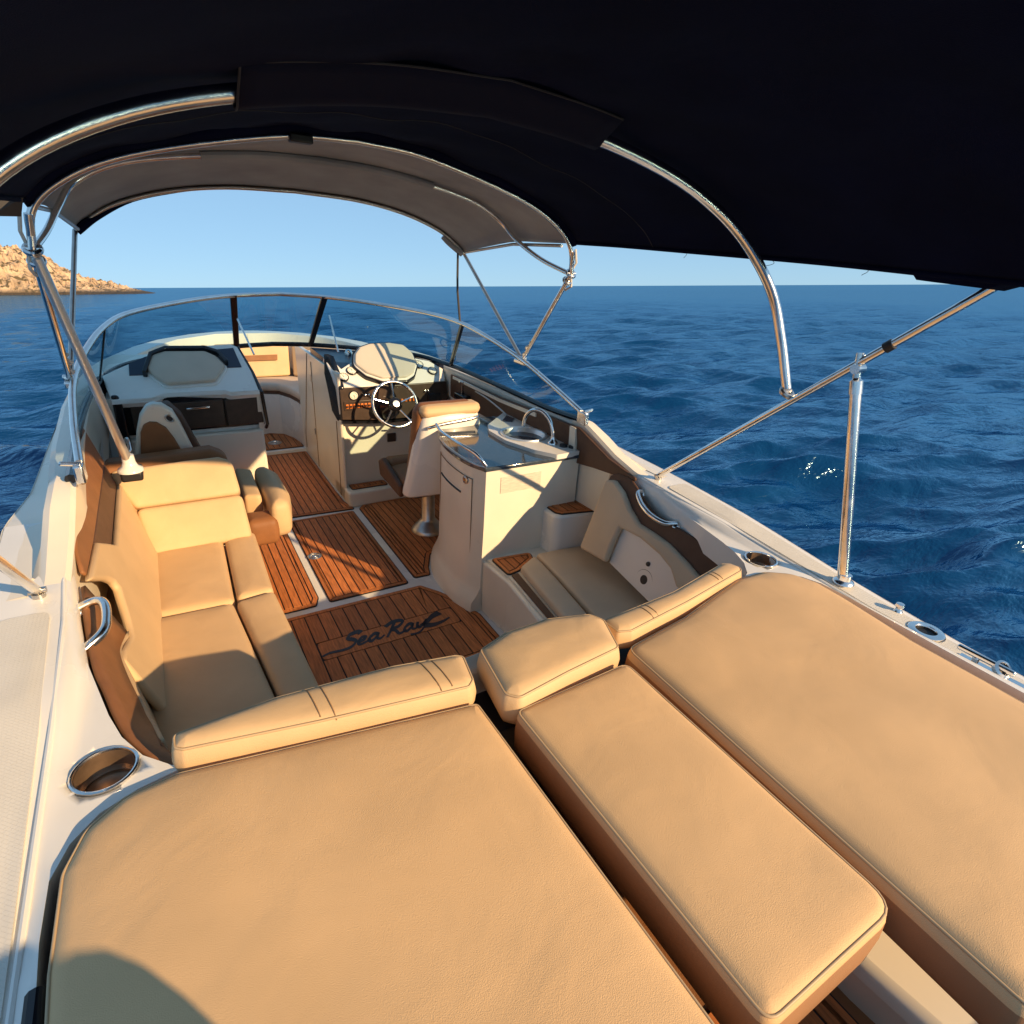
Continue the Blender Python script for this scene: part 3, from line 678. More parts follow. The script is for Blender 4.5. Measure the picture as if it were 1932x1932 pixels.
# ================================================================= PORT LOUNGE
lo = thing('lounge_bench', 'tan L-shaped lounge along the port side with a reclined backrest facing the stern', 'bench', (-.75, .6, 0))
obj('bench_base', prism(roundpoly([(-1.0, -.30), (-.53, -.26), (-.54, 1.6), (-1.0, 1.75)], .01, 2), 0, .31), 'cream', lo)
def seat(par, poly, z, T, m, nm='seat_cushion', r=.022, puff=.012, rp_=.02, mtx=None, pipe=False, soft=.07):
    q = roundpoly(poly, rp_, 3); M_ = mtx or Matrix.Translation((0, 0, z))
    o = obj(nm, cushion(q, T, r, puff, M_, soft), m, par, smooth=60)
    if pipe: obj('piping', edge_line(q, T, r, M_, .003), 'pipe', o)
    return o
seat(lo, [(-.945, .925), (-.665, .908), (-.648, 1.50), (-.945, 1.50)], .30, .118, 'tan2')
seat(lo, [(-.655, .918), (-.512, .930), (-.500, 1.52), (-.640, 1.50)], .30, .120, 'tan2')
seat(lo, [(-.985, .905), (-.672, .892), (-.618, .22), (-.605, -.26), (-.96, -.26)], .30, .122, 'tan2')
seat(lo, [(-.662, .890), (-.512, .912), (-.484, .24), (-.478, -.26), (-.598, -.26), (-.608, .22)], .30, .124, 'tan2')
# reclined backrest: local x along the boat's beam, local y up the slope
bm_ = frame((-.94, 1.475, .40), (1, 0, 0), (0, .285, .40))
for (pl, nm) in (([(-.008, .0), (.425, .0), (.415, .225), (-.035, .225)], 'backrest_cushion'), ([(-.036, .228), (.414, .228), (.402, .385), (.385, .412), (.345, .432), (.2, .430), (-.10, .418), (-.105, .38)], 'headrest_cushion')):
    m_ = frame((-.94, 1.475, .40), (1, 0, 0), (0, .285, .40)); # thickness axis points aft and up
    seat(lo, pl, 0, .10, 'tan', nm, .018, .006, .03, m_ @ Matrix.Translation((0, 0, -.07)), soft=.05)
obj('backrest_shell', extr([(-1.07, 1.70, .66), (-1.075, 1.775, .765), (-.62, 1.795, .775), (-.555, 1.79, .74), (-.53, 1.75, .60), (-.50, 1.66, .32), (-.95, 1.66, .32)], (0, .12, -.005)), 'brown', lo, bevel=.025)
# side panels along the inside of the hull, two-tone
def pA(y, z, d=0): return V(-.95 - .12 * (z - .42) / .38 + d, y, z + d * .3)
def panel(par, yz, m, nm, th=.022, bev=.008, f=pA):
    p = [f(y, z, th) for y, z in yz]; return obj(nm, extr(p, f(0, .5, 0) - f(0, .5, th)), m, par, bevel=bev)
panel(lo, [(1.75, .955), (1.272, .946), (1.0, .93), (.665, .856), (.593, .818), (.60, .800), (.83, .792), (1.70, .792)], 'brown', 'side_panel', .012)
panel(lo, [(1.70, .79), (.835, .79), (.90, .745), (1.005, .698), (1.66, .697)], 'dkbrown', 'side_panel', .010)
wave = [(.561, .800), (.625, .762), (.684, .728), (.725, .69), (.725, .668), (.677, .645), (.615, .615), (.538, .590), (.47, .612), (.41, .628), (.35, .635)]
tan_o = [(1.66, .695), (1.005, .696), (.93, .742), (.84, .792)] + wave + [(.35, .40), (.75, .40), (1.45, .40), (1.62, .52)]
panel(lo, tan_o, 'tan', 'side_panel', .026, .012)
# soft wing beside the backrest
seat(lo, [(.745, .40), (.80, .43), (.95, .52), (1.10, .60), (1.40, .655), (1.62, .66), (1.60, .40)], 0, .05, 'tan', 'wing_cushion', .022, .004, .02, frame((-.958, 0, 0), (0, 1, 0), (-.25, 0, 1)) @ Matrix.Translation((0, 0, -.0)), soft=.03)
# aft corner: brown band wrapping round under the deck edge, tan below
Tq = spline([(x + .012, y, .786) for x, y in [(-1.075, .50)] + OPEN[1:]], 4)
Wq = spline([(-1.0, .56, .60), (-1.012, .45, .62), (-1.006, .37, .640), (-.988, .27, .640), (-.955, .12, .650), (-.938, .03, .68), (-.920, -.05, .712), (-.898, -.16, .752)], 4)
n_ = len(Tq); Wq = [Wq[round(i * (len(Wq) - 1) / (n_ - 1))] for i in range(n_)]
Tq[0] = V(-1.07, .56, .79)
obj('corner_panel', loft([[a.lerp(b, u) for a, b in zip(Tq, Wq)] for u in (0, .33, .66, 1)]), 'brown', lo, solid=.012)
Bq = [V(p.x + .03 + .02 * (1 - p.z), min(p.y, .5), .40) for p in Wq]
obj('corner_panel', loft([[a.lerp(b, u) for a, b in zip(Wq, Bq)] for u in (0, .33, .66, 1)]), 'tan', lo, solid=.02)

# ================================================================= FORWARD PORT SEAT
fs = thing('companion_seat', 'tan forward seat cushions behind the lounge backrest, with dark padded arched side wing', 'seat', (-.6, 2.0, 0))
obj('seat_base', prism(roundpoly([(-1.0, 1.80), (-.56, 1.80), (-.56, 2.32), (-1.0, 2.40)], .03, 3), 0, .30), 'cream', fs)
seat(fs, [(-.95, 1.85), (-.425, 1.80), (-.425, 2.28), (-.95, 2.35)], .30, .17, 'brown', 'seat_cushion', .03, .01, .03)
seat(fs, [(-.50, 1.80), (-.415, 1.78), (-.405, 2.22), (-.49, 2.28)], .34, .158, 'tan', 'seat_cushion', .02, .004, .02)
seat(fs, [(-.398, 1.62), (-.30, 1.64), (-.268, 1.80), (-.27, 2.12), (-.31, 2.24), (-.392, 2.25)], .30, .205, 'tan', 'leg_bolster', .05, .012, .04)
seat(fs, [(-.525, 1.60), (-.372, 1.60), (-.355, 1.75), (-.525, 1.76)], .28, .15, 'brown', 'front_bolster', .04, .006, .03)
arch = [(-.968, .62), (-.945, .76), (-.925, .845), (-.897, .927), (-.862, .975), (-.83, .984), (-.795, .978), (-.752, .94), (-.728, .87), (-.665, .62)]
obj('wing_shell', extr([(x, 1.985 - (z - .62) * .05, z) for x, z in arch], (0, .07, 0)), 'cream', fs, bevel=.012)
inn = [(-.948, .62), (-.930, .72), (-.908, .845), (-.888, .885), (-.86, .898), (-.83, .893), (-.795, .862), (-.768, .803), (-.712, .62)]
obj('wing_pad', extr([(x, 1.972 - (z - .62) * .05, z) for x, z in inn], (0, .03, 0)), 'brown', fs, bevel=.008)
obj('wing_side', extr([(-.765, 2.055, .955), (-.715, 2.055, .89), (-.655, 2.055, .70), (-.628, 2.055, .62), (-.70, 2.055, .62), (-.80, 2.055, .95)], (0, .12, 0)), 'dkbrown', fs, bevel=.012)
g = G().add(*ring((-.772, 1.972, .905), .020, .005, (0, 1, 0), sx=.7)); obj('wing_speaker', g, 'chromed', fs); obj('speaker_mesh', lathe([(.016, 0), (.015, .004)], (-.772, 1.972, .905), (0, -1, 0)), 'black', fs)
obj('side_handle', tube(spline([(-.985, 1.95, .80), (-.965, 1.9, .84), (-.96, 1.85, .80), (-.97, 1.85, .76)], 5), .008), 'chrome', fs)

# ================================================================= PORT CONSOLE
pc = thing('port_console', 'white port dashboard with taupe padded lid, dark recesses and brown drawer fronts', 'console', (-.6, 2.7, 0))
obj('console_box', G().add(*prism([(-1.06, 2.46), (-.275, 2.46), (-.262, 3.85), (-.60, 3.85), (-1.06, 3.3)], .0, .665)), 'cream', pc, bevel=.015)
obj('console_body', prism([(-1.06, 2.50), (-.275, 2.50), (-.262, 3.85), (-.55, 3.85), (-1.06, 3.2)], .66, .90), 'white', pc)
obj('drawer_recess', box(-1.0, -.262, 2.478, 2.52, .69, .895), 'gloss', pc)
for a, b in ((-.955, -.483), (-.474, -.268)):
    d_ = obj('drawer', extr([(a, 2.46, .700), (b, 2.46, .706), (b, 2.46, .868), (a, 2.46, .862)], (0, .02, 0)), 'dash', pc, bevel=.006)
    if a < -.6: obj('drawer_handle', tube(spline([(-.672, 2.46, .826), (-.668, 2.445, .828), (-.57, 2.445, .830), (-.565, 2.46, .829)], 4), .007), 'chrome', d_)
# sloping fascia
SL = (.38, .215)
def fP(x, y, d=0): return V(x, y - d * .49, .885 + (y - 2.42) * .5658 + d * .87)
obj('fascia', extr([fP(*p, .012) for p in [(-1.03, 2.44), (-.84, 2.438), (-.765, 2.475), (-.70, 2.468), (-.46, 2.458), (-.435, 2.445), (-.275, 2.445), (-.285, 2.60), (-.325, 2.815), (-.36, 2.84), (-.52, 2.83), (-.84, 2.75), (-.98, 2.67), (-1.06, 2.62)]], (0, .03, -.055)), 'white', pc, bevel=.008)
obj('fascia_lip', extr([(-1.03, 2.425, .885), (-.84, 2.425, .887), (-.765, 2.455, .90), (-.46, 2.445, .90), (-.435, 2.43, .892), (-.275, 2.43, .892), (-.275, 2.44, .915), (-.435, 2.44, .915), (-.46, 2.455, .925), (-.765, 2.46, .925), (-.84, 2.435, .91), (-1.03, 2.435, .908)], (0, .03, 0)), 'white', pc)
for q in ([(-.93, 2.61), (-.80, 2.61), (-.80, 2.76), (-.84, 2.745), (-.925, 2.695)], [(-.45, 2.64), (-.335, 2.64), (-.352, 2.80), (-.45, 2.79)]):
    obj('recess', extr([fP(*p, .016) for p in q], (0, 0, -.004)), 'navy', pc)
hood = [(-.865, 2.60), (-.815, 2.745), (-.73, 2.790), (-.515, 2.785), (-.44, 2.745), (-.405, 2.66)]
obj('lid_hood', extr([fP(x, y, .055) for x, y in hood] + [fP(x, y, .055) for x, y in [(-.425, 2.65), (-.455, 2.73), (-.52, 2.765), (-.725, 2.768), (-.80, 2.73), (-.845, 2.595)]], (0, .025, -.05)), 'gloss', pc, bevel=.004)
ov = [(-.838, 2.63), (-.800, 2.735), (-.732, 2.762), (-.519, 2.755), (-.465, 2.712), (-.428, 2.634), (-.502, 2.520), (-.754, 2.512), (-.81, 2.58)]
q = roundpoly(ov, .03, 3)
obj('lid_frame', extr([fP(*p, .022) for p in [tuple(v_) for v_ in inset(ccw(q), -.014)]], (0, .01, -.02)), 'white', pc, bevel=.004)
o = obj('padded_lid', cushion([(x, y / .8704) for x, y in q], .02, .008, .004, frame(fP(0, 0, .022), (1, 0, 0), (0, .87, .4923)), .03), 'grey', pc, smooth=60)
obj('console_side_trim', tube([(-.322, 2.83, 1.11), (-.280, 2.60, .99), (-.262, 2.445, .90), (-.252, 2.44, .70), (-.258, 2.47, .67)], .011, 8), 'gloss', pc)
obj('console_top', extr([(-1.09, 2.62, 1.0), (-.98, 2.67, 1.03), (-.84, 2.75, 1.07), (-.52, 2.83, 1.115), (-.35, 2.84, 1.118), (-.28, 3.42, 1.0), (-.62, 3.28, .985), (-.94, 2.98, .978), (-1.075, 2.58, .97)], (0, 0, -.06)), 'navy', pc)
obj('console_flank', extr([(-.268, 2.47, .66), (-.262, 2.45, .89), (-.295, 2.62, .99), (-.345, 2.83, 1.10), (-.275, 3.44, 1.0), (-.262, 3.85, .66)], (-.03, 0, 0)), 'cream', pc)
obj('console_pocket', extr([(-1.035, 2.44, .60), (-.985, 2.44, .62), (-.985, 2.44, .90), (-1.0, 2.44, .93), (-1.03, 2.44, .93)], (0, .03, 0)), 'gloss', pc, bevel=.01)

# ================================================================= HELM CONSOLE
hc = thing('helm_console', 'starboard steering console with cream gauge hood, dark switch panel and steel steering wheel', 'console', (.65, 2.8, 0))
obj('console_box', prism([(.248, 2.64), (.30, 2.665), (1.10, 2.665), (1.10, 3.1), (.58, 3.85), (.248, 3.95)], 0, .90), 'cream', hc, bevel=.012)
obj('passage_wall', prism([(.246, 2.62), (.262, 2.61), (.275, 2.64), (.275, 3.96), (.246, 3.96)], 0.0, .955), 'cream', hc, bevel=.006)
for pts in ([(.244, 3.83, .06), (.244, 3.82, .20), (.244, 3.50, .945)], [(.244, 3.40, .02), (.244, 3.38, .90)], [(.244, 2.72, .02), (.244, 2.71, .60)]): obj('door_seam', tube(pts, .003, 6), 'seam', hc)
for z in (.30, .74): obj('door_hinge', box(.238, .247, 3.38, 3.43, z, z + .05), 'chromed', hc)
obj('footwell_step', prism(roundpoly([(.246, 2.50), (.33, 2.505), (.95, 2.53), (.95, 2.90), (.246, 2.90)], .03, 4), 0, .115), 'cream', hc, bevel=.015)
teak_panel(hc, [(.285, 2.56), (.56, 2.56), (.56, 2.66), (.285, 2.66)], .115, .045, .30, ax=0, name='step_mat')
# dash top under the glass
obj('dash_top', extr([(.262, 2.86, .992), (.262, 3.44, 1.0), (.62, 3.30, .985), (.95, 3.00, .978), (1.075, 2.70, .968), (.99, 2.775, .975), (.90, 2.80, .985), (.42, 2.80, .985), (.31, 2.76, .965)], (0, 0, -.05)), 'navy', hc)
# switch panel below
obj('switch_panel', extr([(.252, 2.60, .855), (.256, 2.60, .635), (.54, 2.585, .612), (.80, 2.585, .615), (1.05, 2.60, .66), (1.07, 2.60, .73), (1.055, 2.60, .862)], (0, .06, 0)), 'dash', hc, bevel=.006)
obj('panel_shell', extr([(.250, 2.60, .865), (.252, 2.60, .632), (.238, 2.66, .615), (.212, 2.70, .68), (.200, 2.76, .93), (.215, 2.83, 1.055), (.25, 2.80, 1.04), (.262, 2.66, .90)], (.035, 0, 0)), 'gloss', hc, bevel=.008)
obj('panel_sill', extr([(.256, 2.59, .628), (.55, 2.578, .606), (.80, 2.578, .608), (1.06, 2.59, .655), (1.06, 2.59, .640), (.80, 2.578, .592), (.55, 2.578, .59), (.256, 2.59, .612)], (0, .07, 0)), 'gloss', hc)
# sloping gauge fascia
HS = .23 / .28; hl = math.hypot(1, HS)
def fH(x, y, d=0): return V(x, y - d * HS / hl, .870 + (y - 2.62) * HS + d / hl)
fas = [(.246, 2.612), (.55, 2.600), (.80, 2.600), (1.05, 2.612), (1.075, 2.70), (.985, 2.765), (.88, 2.79), (.42, 2.79), (.31, 2.735), (.262, 2.82), (.235, 2.845), (.215, 2.815)]
obj('fascia', extr([fH(*p) for p in fas], (0, .03, -.035)), 'white', hc, bevel=.010)
ov = [(.402, 2.735), (.425, 2.80), (.475, 2.845), (.555, 2.868), (.70, 2.872), (.80, 2.855), (.845, 2.80), (.848, 2.72), (.80, 2.655), (.74, 2.628), (.56, 2.630), (.46, 2.672)]
q = roundpoly(ov, .03, 3)
obj('hood', extr([fH(v_.x, v_.y, .028) for v_ in inset(ccw(q), -.020)], (0, .03, -.05)), 'gloss', hc, bevel=.006)
obj('hood_frame', extr([fH(v_.x, v_.y, .036) for v_ in inset(ccw(q), -.010)], (0, .01, -.02)), 'white', hc, bevel=.005)
obj('hood_lid', cushion([(x, y / (1 / hl)) for x, y in q], .016, .006, .003, frame(fH(0, 0, .036), (1, 0, 0), (0, 1 / hl, HS / hl)), .03), 'lid', hc, smooth=60)
def gauge(p, nrm, R):
    o = obj('gauge', lathe([(R, 0), (R, .010), (R * .84, .014), (R * .80, .009)], p, nrm, 24, caps=False), 'gloss', hc, smooth=50)
    n_ = Vector(nrm).normalized(); u = n_.orthogonal().normalized(); w_ = n_.cross(u); c = Vector(p)
    obj('dial', lathe([(R * .84, .0115), (.0005, .012)], p, nrm, 24, caps=False), 'face', o)
    g = G()
    for k in range(9):
        a = rad(-40 + 260 * k / 8); d = u * math.cos(a) + w_ * math.sin(a); e = d.cross(n_)
        g.add(*extr([c + n_ * .0125 + d * R * .52 - e * .0012, c + n_ * .0125 + d * R * .52 + e * .0012, c + n_ * .0125 + d * R * .70 + e * .0012, c + n_ * .0125 + d * R * .70 - e * .0012], n_ * .0006))
    obj('dial_mark', g, 'ink', o)
    d = u * math.cos(1.1) + w_ * math.sin(1.1); e = d.cross(n_)
    obj('needle', extr([c + n_ * .013 - e * .002 - d * R * .1, c + n_ * .013 + e * .002 - d * R * .1, c + n_ * .013 + d * R * .6], n_ * .001), 'ink', o)
hn = (0, -HS, 1)
for x, y in ((.305, 2.672), (.375, 2.712), (.885, 2.735), (.975, 2.685)): gauge(fH(x, y, .001), hn, .036)
gauge(V(.347, 2.601, .805), (0, -1, 0), .034)
for k in range(8):
    x = .288 + k * .026; s_ = obj('switch', box(x, x + .018, 2.588, 2.604, .715, .745), 'red', hc, bevel=.002)
    obj('switch_cap', box(x + .003, x + .015, 2.583, 2.59, .722, .736), 'dash', s_)
for k in range(5):
    x = .66 + k * .03; obj('switch', box(x, x + .016, 2.588, 2.604, .735, .755), 'red', hc, bevel=.002)
for x in (.43, .455, .88, .905): obj('toggle', lathe([(.010, 0), (.009, .008), (.004, .01), (.004, .022)], (x, 2.601, .80), (0, -1, 0), 12), 'chrome', hc)
obj('switch_plate', box(.275, .505, 2.594, 2.602, .700, .765), 'dash', hc, bevel=.003)
obj('stereo', box(.90, 1.0, 2.588, 2.602, .70, .78), 'gloss', hc, bevel=.004)
# lower wall plate, throttle, windshield horn
obj('data_plate', box(.60, .665, 2.652, 2.668, .42, .485), 'dash', hc, bevel=.003)
obj('latch', tube([(.565, 2.655, .515), (.60, 2.645, .515)], .006), 'chrome', hc)
th = obj('throttle_base', G().add(*box(1.00, 1.06, 2.20, 2.36, .80, .84)), 'gloss', hc, bevel=.01)
obj('throttle_lever', tube([(1.03, 2.28, .83), (1.01, 2.24, .93), (.985, 2.24, .94)], .009), 'chrome', th)
# steering wheel: six spokes, hub, rim
wc = V(.585, 2.425, .765); wn = V(0, -.90, .44).normalized(); wu = V(1, 0, 0); wv = wn.cross(wu)
sw = obj('steering_wheel', tube([wc + (wu * math.cos(2 * math.pi * k / 48) + wv * math.sin(2 * math.pi * k / 48)) * .158 for k in range(48)], .0105, 10, True), 'chrome', hc, smooth=60)
for k in range(5):
    a = rad(90 + 72 * k); d = wu * math.cos(a) + wv * math.sin(a)
    obj('spoke', tube([wc + d * .03 - wn * .01, wc + d * .10 - wn * .006, wc + d * .156], .006, 8), 'chrome', sw)
obj('hub', lathe([(.05, -.02), (.05, .0), (.04, .014), (.02, .022), (.001, .024)], wc, wn), 'gloss', sw, smooth=50)
obj('hub_badge', lathe([(.026, .018), (.022, .025), (.001, .026)], wc, wn), 'chrome', sw, smooth=50)
obj('steering_column', lathe([(.075, -.18), (.07, -.10), (.045, -.06), (.035, -.015)], wc, wn), 'gloss', hc, smooth=50)
obj('dash_light', G().add(*lathe([(.03, 0), (.03, .02), (.022, .04), (.001, .045)], (.47, 3.10, .99))).add(*lathe([(.022, 0), (.022, .02), (.015, .035), (.001, .04)], (.56, 3.12, .985))), 'chrome', hc, smooth=50)

# ================================================================= HELM SEAT
hs = thing('helm_chair', 'tan helm chair on a steel pedestal with cream shell back and steel grab bar', 'seat', (.613, 1.95, 0))
obj('pedestal', lathe([(.115, 0), (.115, .012), (.10, .03), (.06, .075), (.045, .09), (.042, .32)], (.622, 1.94, .004)), 'chromed', hs, smooth=50)
obj('swivel_plate', box(.47, .80, 1.80, 2.08, .315, .345), 'gloss', hs, bevel=.01)
seat(hs, [(.40, 1.78), (.86, 1.78), (.86, 2.17), (.40, 2.17)], .345, .11, 'brown', 'seat_cushion', .035, .012, .04)
seat(hs, [(.40, 2.06), (.86, 2.06), (.86, 2.20), (.40, 2.20)], .33, .16, 'brown', 'front_bolster', .05, .005, .03)
obj('arm_side', extr([(.405, 1.80, .34), (.405, 2.17, .36), (.405, 2.20, .46), (.405, 2.12, .50), (.405, 1.80, .42)], (-.035, 0, 0)), 'dkbrown', hs, bevel=.014)
# shell: rows from the bottom up
sh = [(.372, 1.665, .385, .085), (.395, 1.650, .47, .09), (.420, 1.630, .62, .09), (.445, 1.612, .78, .085), (.462, 1.610, .865, .08), (.480, 1.628, .905, .06)]
rows = []
for xl, y, z, dp in sh:
    xr = 1.25 - xl + .03; rows.append([(xl - .012, y + dp, z), (xl, y + .015, z), (xl + .02, y, z), (.63, y - .022, z), (xr - .02, y, z), (xr, y + .015, z), (xr + .012, y + dp, z)])
obj('shell_back', loft(rows), 'white', hs, smooth=50, solid=.014, subd=1)
seat(hs, [(-.005, 0), (.43, 0), (.405, .50), (.375, .545), (.06, .545), (.025, .50)], 0, .10, 'brown', 'backrest_cushion', .035, .012, .04, frame((.418, 1.835, .40), (1, 0, 0), (0, -.13, .55)) @ Matrix.Translation((0, 0, -.05)) if False else frame((.835, 1.715, .41), (-1, 0, 0), (0, -.085, .55)))
seat(hs, [(.462, 1.605), (.80, 1.605), (.83, 1.64), (.83, 1.74), (.445, 1.74), (.445, 1.65)], .888, .062, 'tan', 'top_pad', .028, .01, .03)
obj('grab_bar', tube(spline([(.485, 1.612, .825), (.487, 1.582, .842), (.55, 1.572, .857), (.72, 1.572, .872), (.785, 1.582, .878), (.79, 1.612, .872)], 5), .0095, 10), 'chrome', hs, smooth=60)
obj('shell_emblem', tube(spline([(.585, 1.586, .79), (.61, 1.584, .806), (.65, 1.584, .81), (.685, 1.586, .80)], 5), .006), 'chromed', hs)

# ================================================================= WET BAR
wb = thing('wet_bar', 'cream galley cabinet with dark worktop, round steel sink and arched tap', 'cabinet', (.75, 1.3, 0))
def cab(dx): return [(.496 - dx, .935), (.462 - dx, 1.05), (.455 - dx, 1.20), (.475 - dx, 1.38), (.52 - dx, 1.52), (.60 - dx * .6, 1.66), (.75, 1.74)]
rows = []
for z, dx, dy in ((0.0, .062, 0), (.06, .058, 0), (.10, .028, 0), (.14, .008, 0), (.5, 0, 0), (.80, -.002, 0)):
    P = [(x, y) for x, y in cab(dx)]; Ps = spline([(x, y, z) for x, y in P], 5)
    rows.append([V(1.06, .937, z)] + Ps + [V(1.08, 1.74, z), V(1.08, .937, z)])
g = G().add(*loft(rows)); g.add(rows[-1], [tuple(range(len(rows[-1])))])
obj('cabinet_body', g, 'cream', wb, smooth=45)
top = spline([(x - .012, y, 0) for x, y in cab(.0)], 5)
obj('worktop', prism([(1.06, .925)] + [(.488, .925)] + [(p.x, p.y) for p in top[1:]] + [(1.08, 1.75)], .80, .822), 'slate', wb, bevel=.006)
# cream moulded surround of the sink
sur = roundpoly([(.775, 1.42), (.82, 1.52), (1.06, 1.745), (1.075, 1.5), (1.085, .93), (.90, .918), (.83, 1.03), (.772, 1.22)], [.06, .06, .01, .02, .01, .01, .06, .08], 4)
hole = [(.925 + .117 * math.cos(a), 1.285 + .128 * math.sin(a)) for a in [2 * math.pi * k / 40 for k in range(40)]]
bm = bmesh.new()
def ring_face(bm, outer, inner, z):
    vo = [bm.verts.new((x, y, z)) for x, y in outer]; vi = [bm.verts.new((x, y, z)) for x, y in inner]
    es = [bm.edges.new((vo[i], vo[(i + 1) % len(vo)])) for i in range(len(vo))] + [bm.edges.new((vi[i], vi[(i + 1) % len(vi)])) for i in range(len(vi))]
    bmesh.ops.triangle_fill(bm, edges=es, use_beauty=True); return vo, vi
vo, vi = ring_face(bm, sur, hole, .842)
lo_ = [bm.verts.new((v_.co.x, v_.co.y, .815)) for v_ in vo]
for i in range(len(vo)): bm.faces.new((vo[i], vo[(i + 1) % len(vo)], lo_[(i + 1) % len(vo)], lo_[i]))
g = G().add([v_.co[:] for v_ in bm.verts], [tuple(bm_v.index for bm_v in f_.verts) for f_ in (bm.verts.index_update() or bm.faces)]); bm.free()
obj('sink_surround', g, 'white', wb, smooth=40)
R_ = 1.0
def ell(rx, ry, z): return [(.925 + rx * math.cos(2 * math.pi * k / 40), 1.285 + ry * math.sin(2 * math.pi * k / 40), z) for k in range(40)]
sn = obj('sink', loft([ell(.132, .143, .843), ell(.130, .141, .849), ell(.118, .129, .850), ell(.112, .123, .843), ell(.100, .110, .80), ell(.07, .075, .775), ell(.02, .02, .770), ell(.001, .001, .770)], True), 'steel2', wb, smooth=60)
obj('drain', lathe([(.018, 0), (.014, .002), (.001, .001)], (.925, 1.285, .7715)), 'chrome', sn)
tp = obj('tap', tube(spline([(.985, 1.085, .84), (.984, 1.09, .90), (.975, 1.115, .962), (.955, 1.165, 1.0), (.935, 1.225, .995), (.925, 1.275, .95), (.922, 1.29, .89)], 5), .011, 10), 'chrome', wb, smooth=60)
obj('tap_base', lathe([(.028, 0), (.026, .01), (.014, .02), (.012, .04)], (.985, 1.085, .842)), 'chrome', tp, smooth=50)
for x, y in ((1.01, 1.02), (1.045, .985)): obj('socket_cap', lathe([(.022, 0), (.02, .012), (.012, .014), (.001, .014)], (x, y, .842)), 'black', wb)
obj('edge_recess', extr([(.94, 1.56, .843), (1.03, 1.66, .843), (1.04, 1.58, .843), (.99, 1.52, .843)], (0, 0, .003)), 'slate', wb)
# clear fiddle with steel rail
ft = spline([(.455, 1.43, .905), (.424, 1.29, .905), (.422, 1.10, .905), (.450, .96, .890), (.488, .915, .835)], 6); fb_ = spline([(.478, 1.43, .825), (.452, 1.29, .825), (.450, 1.10, .825), (.468, .98, .825), (.492, .930, .825)], 6)
fd = obj('fiddle_rail', tube(ft, .0085, 10), 'chrome', wb, smooth=60); obj('fiddle_glass', loft([fb_, ft]), 'acrylic', fd); obj('fiddle_foot', tube(fb_, .006, 8), 'chromed', fd)
def onport(y, z, d=.002):
    P = spline([(x, yy, z) for x, yy in cab(0)], 12); b = min(P, key=lambda p: abs(p.y - y)); return V(b.x - d, y, z)
dr = [onport(y, .735) for y in np.linspace(1.0, 1.47, 9)]
sm = G()
for z0, z1 in ((.735, .16),):
    L1 = [onport(y, z0) for y in np.linspace(1.02, 1.46, 10)] + [onport(1.46, z) for z in np.linspace(z0, z1, 4)] + [onport(y, z1) for y in np.linspace(1.46, 1.02, 10)] + [onport(1.02, z) for z in np.linspace(z1, z0, 4)]
    sm.add(*tube(L1, .0022, 6, True))
obj('door_seam', sm, 'seam', wb)
for z in (.625, .150, .128): obj('vent_slot', tube([onport(y, z - (1.43 - y) * -.02, .0) for y in np.linspace(1.12, 1.42, 9)], .0055 if z > .5 else .0045, 6), 'black', wb)
lt = obj('door_latch', lathe([(.022, 0), (.021, .006), (.014, .009), (.012, .005), (.001, .005)], onport(1.075, .715, 0), (-1, -.1, 0)), 'chromed', wb, smooth=50)
obj('latch_pull', lathe([(.009, .006), (.008, .010), (.001, .011)], onport(1.075, .715, 0), (-1, -.1, 0)), 'rust', lt)
obj('warning_label', box(.582, .82, .9325, .9365, .672, .758), mat('paper_label', (.66, .58, .47), .6, var=.18, vscale=90, stretch=(.3, 1, 3)), wb)

# ================================================================= STARBOARD STEPS AND AFT SEAT
st = thing('side_step', 'tall white moulded step with leaf-shaped teak tread beside the hull', 'step', (1.0, .95, 0))
tall = [(.855, 1.06), (.856, .845), (.885, .815), (1.10, .778), (1.16, .80), (1.16, 1.10), (.95, 1.10)]
obj('step_body', prism(roundpoly(tall, [.02, .05, .05, .03, .02, .02, .02], 5), 0, .54), 'white', st, bevel=.018)
teak_panel(st, [(.880, 1.06), (.925, 1.085), (1.00, 1.065), (1.085, .96), (1.135, .80), (1.12, .785), (.90, .828), (.876, .86)], .54, .052, .90, ax=0, name='tread', r=.015, border=.016)
as_ = thing('aft_seat', 'taupe starboard seat in a white moulded base with a padded side panel', 'seat', (.8, .4, 0))
obj('seat_base', prism(roundpoly([(.498, .925), (.512, .70), (.468, .30), (.455, -.20), (1.08, -.20), (1.10, .98), (.52, .98)], [.03, .02, .02, .01, .01, .01, .01], 4), 0, .300), 'cream', as_, bevel=.018)
obj('seat_pan', prism([(.52, .955), (.54, .72), (.5, .28), (.49, -.19), (1.06, -.19), (1.09, .97)], .295, .312), 'cream', as_)
seat(as_, [(.612, .745), (.740, .815), (.715, .60), (.625, .03), (.515, .03), (.560, .36)], .300, .05, 'taupe', 'seat_cushion', .014, .004, .02, soft=.03)
seat(as_, [(.748, .815), (.905, .805), (1.09, .785), (1.06, .50), (.98, .10), (.95, -.18), (.62, -.18), (.722, .55)], .300, .055, 'taupe', 'seat_cushion', .014, .006, .02, soft=.04)
teak_panel(as_, [(.535, .920), (.765, .895), (.742, .828), (.610, .752), (.535, .735)], .3125, .048, .55, ax=0, name='tread', r=.025, border=.016)
obj('lip_strip', prism([(.552, .735), (.592, .735), (.545, .36), (.508, .16), (.482, .165), (.512, .36)], .30, .322), 'dkbrown', as_, bevel=.006)
def pS(y, z, d=0): return V(.90 + .15 * (z - .35) / .45 - d, y, z + d * .25)
